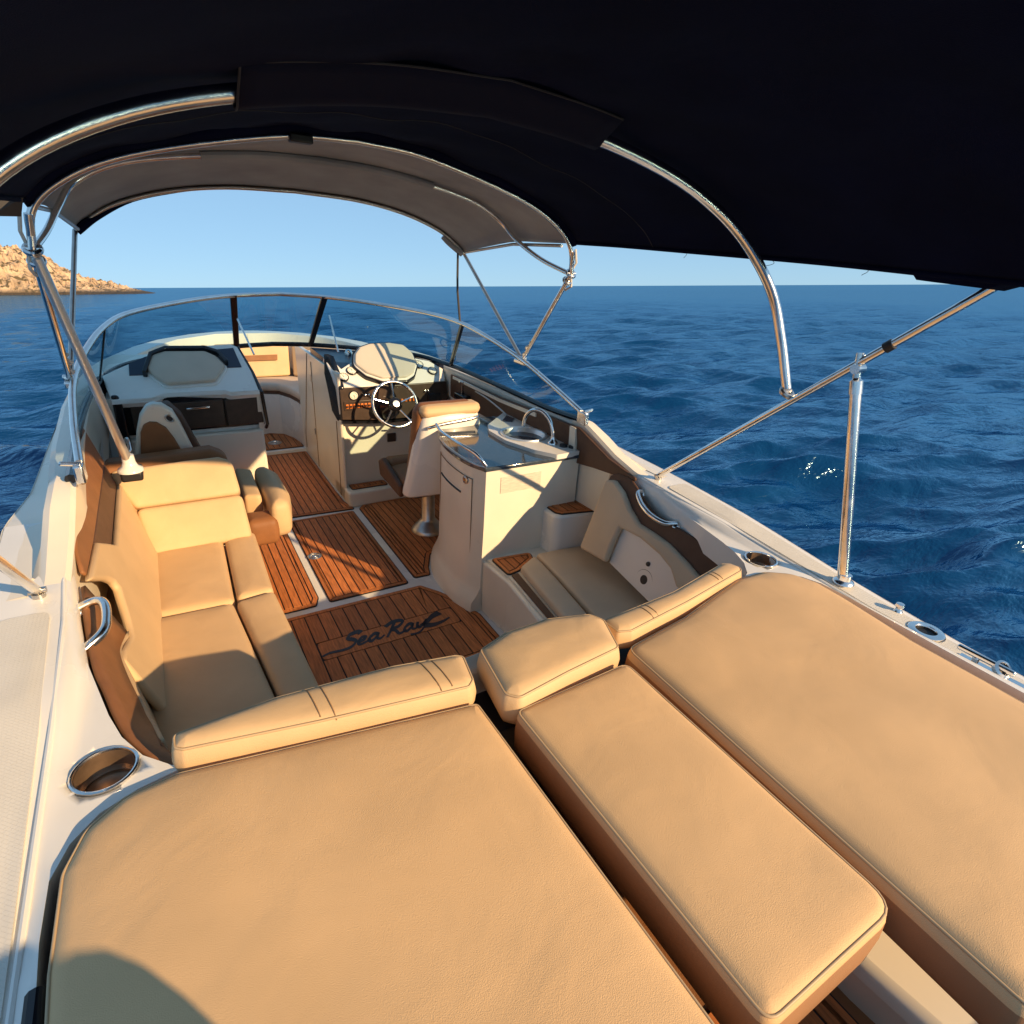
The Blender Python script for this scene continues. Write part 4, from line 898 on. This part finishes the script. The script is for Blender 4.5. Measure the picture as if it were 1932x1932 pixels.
panel(as_, [(.655, .425), (.656, .60), (.66, .775), (.60, .795), (.52, .765), (.445, .715), (.36, .675), (.262, .672), (.17, .665), (.06, .64), (-.08, .60), (-.2, .57), (-.2, .50), (.05, .53), (.11, .58), (.19, .605), (.32, .622), (.455, .615), (.46, .52), (.455, .440)], 'taupe', 'side_panel', .034, .016, pS)
panel(as_, [(.66, .768), (.60, .776), (.50, .715), (.43, .674), (.36, .648), (.262, .650), (.16, .638), (.05, .612), (-.1, .562), (-.22, .52), (-.22, .70), (-.06, .735), (.10, .735), (.22, .74), (.30, .74), (.37, .762), (.45, .80), (.53, .832), (.61, .828), (.655, .80)], 'dkbrown', 'top_trim', .012, .006, pS)
panel(as_, [(.46, .440), (.46, .62), (.32, .63), (.19, .61), (.10, .57), (.04, .52), (-.2, .50), (-.2, .36), (.0, .375), (.19, .402)], 'white', 'recess_panel', -.008, 0, pS)
sp_ = pS(.235, .462, -.006); sn_ = V(-.95, 0, .30)
o = obj('speaker_grille', lathe([(.052, 0), (.05, .006), (.044, .004), (.001, .008)], sp_, sn_), 'black', as_, smooth=50)
obj('knob', lathe([(.012, 0), (.010, .012), (.001, .014)], pS(.245, .535, -.006), sn_), 'black', as_)
obj('corner_trim', extr([(1.09, .62, .80), (1.075, .655, .78), (1.03, .655, .60), (.965, .655, .43), (1.06, .70, .40), (1.12, .70, .80)], (0, .04, 0)), 'taupe', as_, bevel=.01)

# starboard side panel forward of the seat
def pB(y, z): return V(interp([(.4, 1.075), (.9, 1.062), (1.6, 1.075), (2.2, 1.09), (2.6, 1.08)], y)[0] - .006, y, z)
sp2 = obj('coaming_panel', extr([pB(y, z) for y, z in [(.50, .842), (.70, .875), (.84, .925), (.95, .960), (1.3, .948), (1.8, .925), (2.3, .92), (2.55, .925), (2.55, .76), (1.8, .74), (1.0, .76), (.8, .79), (.6, .81), (.50, .825)]], (-.014, 0, 0)), 'dkbrown', boat, bevel=.006)
obj('panel_stripe', extr([pB(y, z) for y, z in [(1.36, .935), (1.8, .915), (2.5, .92), (2.5, .902), (1.8, .895), (1.36, .912)]], (-.020, 0, 0)), 'cream', sp2)
obj('panel_post', extr([pB(.965, .955), pB(1.02, .955), pB(1.01, .80), pB(.95, .80)], (-.022, 0, 0)), 'cream', sp2, bevel=.004)
obj('panel_pocket', tube(spline([tuple(pB(y, z) - V(.016, 0, 0)) for y, z in [(2.15, .885), (1.95, .873), (1.7, .835), (1.55, .79)]], 5), .007), 'chromed', sp2)

# ================================================================= BOW SEATING
bs = thing('bow_seat', 'tan bow cushions with brown stripe beyond the open windshield gap', 'seat', (.1, 4.4, 0))
inner = [(.245, 3.93), (.235, 4.05), (.205, 4.22), (.14, 4.38), (.02, 4.44), (-.14, 4.38), (-.205, 4.22), (-.245, 3.93)]
us = inner + [(-.90, 3.93), (-.86, 4.3), (-.62, 4.70), (-.30, 4.92), (.30, 4.92), (.62, 4.70), (.86, 4.3), (.90, 3.93)]
obj('seat_base', prism(us, .02, .42), 'white', bs)
obj('seat_gap', prism([(x * 1.02, y + .015) for x, y in inner] + us[8:], .42, .455), 'dkbrown', bs)
obj('seat_cushion', cushion([(x, y) for x, y in inner] + [(-.80, 3.95), (-.70, 4.3), (-.50, 4.62), (-.22, 4.80), (.22, 4.80), (.50, 4.62), (.70, 4.3), (.80, 3.95)], .07, .025, .006, Matrix.Translation((0, 0, .452)), .04), 'grey', bs, smooth=60)
obj('backrest_cushion', extr([(-.30, 4.66, .53), (.315, 4.66, .535), (.335, 4.72, .835), (-.32, 4.72, .83)], (0, .10, 0)), 'tan', bs, bevel=.02)
obj('backrest_stripe', extr([(-.22, 4.672, .69), (.21, 4.672, .69), (.216, 4.682, .738), (-.22, 4.682, .735)], (0, .02, 0)), 'brown', bs)
for s in (-1, 1): obj('backrest_cushion', extr([(s * .335, 4.66, .53), (s * .70, 4.16, .53), (s * .76, 4.2, .835), (s * .355, 4.72, .835)], (s * .06, .06, 0)), 'tan', bs, bevel=.02)

# ================================================================= CANOPIES
def arcp(tab, n=10):
    h = spline(tab, n); return [V(-p.x, p.y, p.z) for p in reversed(h)][:-1] + h
A_fwd = [(0, 1.10, 2.138), (.25, 1.10, 2.120), (.58, 1.10, 2.048), (.80, 1.10, 1.985), (.94, 1.10, 1.912), (1.03, 1.10, 1.83)]
mc = thing('main_canopy', 'large navy canvas sun canopy overhead on steel bows, nearest the camera', 'canopy', (0, .1, 1.4))
secs = [[(0, -.91, 2.105), (.25, -.88, 2.09), (.58, -.83, 2.025), (.82, -.79, 1.935), (.97, -.755, 1.845), (1.06, -.735, 1.77)],
        [(0, -.55, 2.105), (.25, -.54, 2.09), (.58, -.52, 2.025), (.82, -.5, 1.938), (.98, -.48, 1.850), (1.06, -.46, 1.783)],
        [(0, -.20, 2.10), (.25, -.20, 2.085), (.58, -.2, 2.025), (.84, -.2, 1.94), (.99, -.2, 1.86), (1.06, -.2, 1.795)],
        [(0, .10, 2.118), (.25, .10, 2.10), (.58, .10, 2.040), (.84, .10, 1.952), (1.0, .10, 1.87), (1.06, .10, 1.805)],
        [(0, .45, 2.112), (.25, .45, 2.096), (.58, .45, 2.034), (.82, .45, 1.955), (.98, .45, 1.88), (1.05, .45, 1.815)],
        [(0, .80, 2.118), (.25, .80, 2.10), (.58, .80, 2.036), (.81, .80, 1.968), (.95, .80, 1.895), (1.04, .80, 1.825)],
        A_fwd]
S2 = [arcp(s_, 6) for s_ in secs]; cols = len(S2[0]); rows = []
for c_ in range(cols): rows.append(spline([S2[i][c_] for i in range(len(S2))], 5))
rows = [[V(p.x, p.y, p.z + max(0, 1 - (p.x / 1.0) ** 4) * (.007 * math.sin(p.x * 9 + p.y * 5) * math.sin(p.y * 8 + p.x * 2) + .004 * math.sin(p.x * 23 - p.y * 11))) for p in r] for r in rows]
obj('canopy_cloth', loft(rows), 'canvas', mc, smooth=70, solid=.004)
obj('canopy_seam', tube([min(r, key=lambda p: abs(p.y - .625)) + V(0, 0, -.0028) for r in rows], .0016, 6), 'thread', mc)
# hem roll along each side, and loose flap at the aft starboard corner
for s in (-1, 1):
    obj('side_hem', tube([(p.x * (-s if False else 1), p.y, p.z - .004) for p in (rows[-1] if s > 0 else rows[0])], .008, 8), 'canvas', mc)
    obj('corner_flap', extr([(s * 1.055, -.41, 1.785), (s * 1.062, -.43, 1.762), (s * 1.066, -.60, 1.752), (s * 1.058, -.66, 1.775)] if s > 0 else [(-1.02, 1.02, 1.83), (-1.08, 1.0, 1.79), (-1.04, 1.05, 1.78)], (s * .05, -.02, -.003)), 'canvas' if s > 0 else 'strap', mc)
bow = [(0, .10, 2.078), (.28, .10, 2.058), (.55, .10, 2.012), (.76, .09, 1.945), (.93, .06, 1.845), (1.055, .01, 1.70), (1.105, -.04, 1.54), (1.128, -.09, 1.385)]
full = arcp(bow, 6)
b_ = obj('canopy_bow', tube(full, .0165, 12), 'chrome', mc, smooth=60)
for s in (-1, 1): obj('bow_clamp', G().add(*ring((s * 1.128, -.095, 1.372), .020, .010, (s * .03, -.6, .8), 20)).add(*tube([(s * 1.105, -.09, 1.375), (s * 1.15, -.09, 1.375)], .011)), 'chromed', b_)
# cloth pocket round the middle of the bow
k0 = [p for p in full if -.56 <= p.x <= .37]
dn = V(0, 0, -1); rows = []
for yy, dz in ((-.075, .030), (-.05, .016), (-.02, .0), (.0, -.012), (.012, -.021), (.03, -.024), (.05, -.018), (.06, .0), (.068, .02)): rows.append([V(p.x, p.y + yy - .02, p.z + dz - .001) for p in k0])
pk = obj('bow_pocket', loft(rows), mat('pocket_canvas', (.0035, .0050, .020), .85, bump=.4, bscale=500, spec=.2), mc, smooth=60, solid=.002)
obj('pocket_seam', tube(rows[0], .0024, 6), 'thread', pk); obj('pocket_edge', tube([r[0] for r in rows], .0025, 6), 'thread', pk)
for s in (-1, 1):
    pole = [(s * 1.15, .447, .862), (s * 1.128, -.1, 1.365), (s * 1.105, -.62, 1.775), (s * 1.09, -.80, 1.90)]
    pl = obj('side_pole', tube([pole[0], pole[2], (s * 1.098, -.72, 1.85)], .0125, 12), 'chrome', mc, smooth=60)
    obj('pole_foot', G().add(*lathe([(.03, 0), (.028, .008), (.016, .014), (.016, .05)], (s * 1.15, .45, .803))).add(*tube([(s * 1.13, .45, .86), (s * 1.17, .45, .86)], .009)), 'chromed', pl, smooth=50)
    obj('pole_band', lathe([(.0165, -.012), (.0165, .012)], (s * 1.1147, -.39, 1.578), (0, -1.067, .913)), 'black', pl)
    if s > 0: ps = obj('support_post', tube([(s * 1.13, -.478, .80), (s * 1.118, -.325, 1.46)], .0175, 14), 'chrome', mc, smooth=60)
    if s > 0: obj('post_collar', G().add(*lathe([(.020, -.04), (.020, .0), (.012, .006), (.010, .03)], (s * 1.118, -.325, 1.46), (0, .22, .97))).add(*tube([(s * 1.1, -.318, 1.497), (s * 1.14, -.318, 1.497)], .016)).add(*tube([(s * 1.117, -.322, 1.47), (s * 1.117, -.312, 1.545)], .012)), 'chrome', ps, smooth=50)
    if s > 0: obj('post_socket', lathe([(.034, 0), (.032, .006), (.021, .012), (.021, .03)], (s * 1.13, -.48, .802)), 'chrome', ps, smooth=50)

for p_ in ([(1.06, .43, 1.813), (1.063, .425, 1.80), (1.066, .44, 1.787)], [(1.06, .05, 1.80), (1.065, .03, 1.785), (1.07, .07, 1.775), (1.075, .12, 1.778)], [(1.06, -.27, 1.79), (1.066, -.29, 1.778), (1.064, -.275, 1.765)]):
    obj('loose_thread', tube(spline(p_, 5), .0009, 5), 'strap', mc)
fc = thing('forward_canopy', 'smaller charcoal canvas canopy over the helm, zipped to the main canopy', 'canopy', (0, 1.7, 1.5))
secs = [[(0, 1.13, 2.125), (.25, 1.13, 2.108), (.58, 1.13, 2.04), (.80, 1.13, 1.975), (.94, 1.13, 1.90), (1.03, 1.13, 1.825)],
        [(0, 1.40, 2.118), (.25, 1.4, 2.103), (.58, 1.4, 2.045), (.80, 1.4, 1.985), (.94, 1.4, 1.918), (1.03, 1.4, 1.825)],
        [(0, 1.66, 2.105), (.27, 1.66, 2.095), (.58, 1.66, 2.055), (.79, 1.66, 2.005), (.94, 1.66, 1.93), (1.03, 1.66, 1.825)],
        [(0, 1.95, 2.055), (.30, 1.95, 2.045), (.60, 1.95, 2.0), (.82, 1.95, 1.93), (.96, 1.95, 1.855), (1.02, 1.95, 1.795)],
        [(0, 2.25, 2.008), (.33, 2.25, 1.995), (.60, 2.25, 1.952), (.82, 2.25, 1.88), (.95, 2.25, 1.80), (1.0, 2.25, 1.755)]]
S2 = [arcp(s_, 6) for s_ in secs]; rows = []
for c_ in range(len(S2[0])): rows.append(spline([S2[i][c_] for i in range(len(S2))], 5))
obj('canopy_cloth', loft(rows), 'canvas2', fc, smooth=70, solid=.004)
obj('front_hem', tube(S2[-1], .009, 8), 'canvas', fc); obj('aft_hem', tube([p + V(0, .005, -.006) for p in S2[0]], .007, 8), 'brown', fc)
obj('zip_flap', loft([[p + V(0, -.02, .01) for p in arcp(A_fwd, 6)], [p + V(0, 0, -.014) for p in arcp(A_fwd, 6)], [p + V(0, .02, -.02) for p in S2[0]]]), 'canvas', fc, solid=.003)
def fbow(tab, m='chrome', r=.0115, nm='canopy_bow'): return obj(nm, tube(arcp(tab, 6), r, 10), m, fc, smooth=60)
b1 = fbow([(0, 1.12, 2.108), (.25, 1.12, 2.092), (.58, 1.12, 2.022), (.80, 1.12, 1.955), (.94, 1.12, 1.88), (1.02, 1.13, 1.80), (1.045, 1.14, 1.69)])
obj('bow_buckle', box(-.245, -.165, 1.095, 1.14, 2.075, 2.102), 'black', b1, bevel=.006)
fbow([(0, 1.66, 2.086), (.27, 1.66, 2.077), (.58, 1.66, 2.036), (.79, 1.66, 1.986), (.93, 1.655, 1.91), (.985, 1.58, 1.83), (1.02, 1.38, 1.745), (1.045, 1.16, 1.69)])
fbow([(0, 2.24, 1.996), (.33, 2.24, 1.983), (.60, 2.24, 1.94), (.82, 2.24, 1.868), (.95, 2.24, 1.788), (1.0, 2.235, 1.74)], 'chromed', .010)
mid = [p for p in arcp([(0, 1.645, 2.085), (.27, 1.645, 2.075), (.58, 1.645, 2.033), (.79, 1.645, 1.98)], 6) if -.52 < p.x < .55]
obj('bow_pocket', tube([p + V(0, .012, .002) for p in mid], .017, 8), 'canvas2', fc)
for s in (-1, 1):
    obj('canopy_leg', tube([(s * 1.09, 1.60, 1.205), (s * 1.046, 1.15, 1.68), (s * 1.03, 1.12, 1.79)], .0120, 10), 'chrome', fc, smooth=60)
    obj('canopy_leg', tube([(s * 1.088, 1.635, 1.21), (s * 1.0, 2.24, 1.745)], .0105, 10), 'chromed', fc, smooth=60)
    obj('leg_foot', G().add(*box(s * 1.09 - .02, s * 1.09 + .02, 1.56, 1.68, 1.165, 1.19)).add(*tube([(s * 1.07, 1.61, 1.2), (s * 1.115, 1.61, 1.2)], .012)), 'chrome', fc, bevel=.006)
    obj('hinge', G().add(*ring((s * 1.045, 1.145, 1.69), .020, .009, (0, -.7, .7), 18)).add(*tube([(s * 1.02, 1.145, 1.69), (s * 1.07, 1.145, 1.69)], .010)).add(*ring((s * 1.046, 1.17, 1.655), .019, .008, (0, -.7, .7), 18)), 'chrome', fc)
    obj('strap', tube([(s * 1.05, 1.13, 1.80), (s * 1.062, 1.13, 1.74), (s * 1.058, 1.16, 1.70), (s * 1.066, 1.16, 1.63), (s * 1.06, 1.20, 1.61)], .006, 6), 'webbing', fc)
    obj('side_rail', tube([(s * 1.015, 1.20, 1.812), (s * 1.012, 1.66, 1.81), (s * .985, 2.2, 1.752)], .008, 8), 'chromed', fc)
    obj('lashing', tube(spline([(s * 1.066, 1.50, 1.31), (s * 1.085, 1.53, 1.29), (s * 1.062, 1.535, 1.275), (s * 1.088, 1.565, 1.25), (s * 1.07, 1.575, 1.23), (s * 1.095, 1.6, 1.215)], 4), .007, 6), 'webbing', fc)
obj('tie_strap', tube([(.955, 2.235, 1.765), (.955, 2.235, 1.60), (.957, 2.235, 1.52), (.96, 2.20, 1.345)], .007, 6), 'strap', fc)
obj('gather_roll', tube(spline([(-.995, 2.235, 1.745), (-.90, 2.25, 1.815), (-.75, 2.25, 1.895), (-.55, 2.25, 1.948), (-.42, 2.25, 1.968)], 5), [.022 - .0009 * i for i in range(21)], 8), 'canvas', fc)
obj('gather_roll', tube(spline([(.86, 2.25, 1.835), (.90, 2.245, 1.80), (.985, 2.235, 1.742)], 5), .018, 8), 'canvas2', fc)
# loose support pole standing on the port lounge
sp3 = thing('support_pole', 'slanting steel support pole on a white foot behind the port lounge backrest', 'pole', (-.947, 1.42, .86))
obj('pole_tube', tube([(-.947, 1.405, .895), (-1.042, 1.155, 1.665)], .0165, 14), 'steel2', sp3, smooth=60)
obj('pole_foot', G().add(*lathe([(.048, 0), (.046, .012), (.030, .022), (.024, .04), (.022, .07)], (-.945, 1.41, .842))), 'white', sp3, smooth=50)
obj('pole_ledge', box(-.985, -.905, 1.385, 1.50, .80, .842), 'black', sp3, bevel=.01)

# ================================================================= THE PERSON TAKING THE PICTURE
def person():
    J = {'pel': (-0.695, -1.84, .78), 'wst': (-0.695, -1.79, .93), 'chs': (-0.690, -1.66, 1.10), 'nk': (-0.715, -1.60, 1.25), 'hd0': (-0.755, -1.58, 1.31), 'hd1': (-0.795, -1.57, 1.38), 'hd2': (-0.820, -1.58, 1.46),
         'sl': (-0.865, -1.62, 1.205), 'el': (-0.975, -1.48, 1.40), 'wl': (-.845, -1.40, 1.66), 'pal': (-.825, -1.375, 1.72),
         'sr': (-0.515, -1.575, 1.25), 'er': (-0.465, -1.70, .99), 'wr': (-0.475, -1.72, .78), 'par': (-0.480, -1.71, .71),
         'hl': (-0.795, -1.84, .74), 'kl': (-0.805, -1.80, .36), 'al': (-0.805, -1.85, .02), 'tl': (-0.815, -1.68, -.025), 'hr': (-0.595, -1.84, .74), 'kr': (-0.585, -1.80, .36), 'ar': (-0.585, -1.85, .02), 'tr': (-0.575, -1.68, -.025)}
    for k_ in J:
        if k_ not in ('wl', 'pal', 'al', 'tl', 'ar', 'tr', 'kl', 'kr', 'hl', 'hr', 'pel'): J[k_] = (J[k_][0], J[k_][1] + (.04 if k_ == 'wst' else .075), J[k_][2])
    Rr = {'pel': .125, 'wst': .115, 'chs': .135, 'nk': .055, 'hd0': .065, 'hd1': .085, 'hd2': .07, 'sl': .065, 'el': .042, 'wl': .028, 'pal': .032, 'sr': .065, 'er': .042, 'wr': .028, 'par': .032,
          'hl': .09, 'kl': .06, 'al': .04, 'tl': .03, 'hr': .09, 'kr': .06, 'ar': .04, 'tr': .03}
    E = [('pel', 'wst'), ('wst', 'chs'), ('chs', 'nk'), ('nk', 'hd0'), ('hd0', 'hd1'), ('hd1', 'hd2'), ('chs', 'sl'), ('sl', 'el'), ('el', 'wl'), ('wl', 'pal'), ('chs', 'sr'), ('sr', 'er'), ('er', 'wr'), ('wr', 'par'),
         ('pel', 'hl'), ('hl', 'kl'), ('kl', 'al'), ('al', 'tl'), ('pel', 'hr'), ('hr', 'kr'), ('kr', 'ar'), ('ar', 'tr')]
    for s, p, o in (('l', 'pal', 1), ('r', 'par', -1)):
        b = Vector(J[p])
        for k in range(4):
            n1, n2 = f'{s}f{k}a', f'{s}f{k}b'; J[n1] = tuple(b + (V(.018, .015, .045 - k * .018) if o > 0 else V(0, .035 - k * .02, -.045))); J[n2] = tuple(Vector(J[n1]) + (V(.03, .004, .012) if o > 0 else V(.006, .004, -.035)))
            Rr[n1] = .0095; Rr[n2] = .0075; E += [(p, n1), (n1, n2)]
        n1 = f'{s}th'; J[n1] = tuple(b + (V(.045, -.018, -.02) if o > 0 else V(-.03, .03, -.02))); Rr[n1] = .011; E.append((p, n1))
    def build(keys, name, m, par, scale=1.0, add=0.0):
        ks = [k for k in keys]; me = bpy.data.meshes.new(name); me.from_pydata([J[k] for k in ks], [(ks.index(a), ks.index(b)) for a, b in E if a in ks and b in ks], []); me.update()
        o = link(bpy.data.objects.new(name, me)); o.modifiers.new('skin', 'SKIN'); sv = me.skin_vertices[0].data
        for i, k in enumerate(ks): sv[i].radius = (Rr[k] * scale + add, Rr[k] * (.75 if k in ('pel', 'wst', 'chs') else 1) * scale + add); sv[i].use_root = k in ('pel', 'chs') and not (k == 'chs' and 'pel' in ks)
        ss = o.modifiers.new('sub', 'SUBSURF'); ss.levels = 2; ss.render_levels = 2; me.materials.append(M[m]); me.shade_smooth()
        o.parent = par; o.location = -BASE[par.name]; return o
    p = thing('person', 'person standing behind the pads in dark shirt and shorts with one hand raised', 'person', (-.66, -1.82, -.05))
    build(list(J), 'body', 'skin', p)
    build(['wst', 'chs', 'sl', 'sr', 'pel'], 'shirt', 'shirt', p, 1.0, .012)
    build(['pel', 'hl', 'hr', 'kl', 'kr'], 'shorts', 'shorts', p, 1.0, .014)
    obj('hair', lathe([(.095, -.02), (.1, .03), (.085, .085), (.05, .115), (.001, .125)], (-.80, -1.51, 1.42), (-.3, -.25, 1)), 'hair', p, smooth=70)
person()

# ================================================================= put the boat on the water
for o in BOATOBJ: o.matrix_world = BOAT @ o.matrix_basis
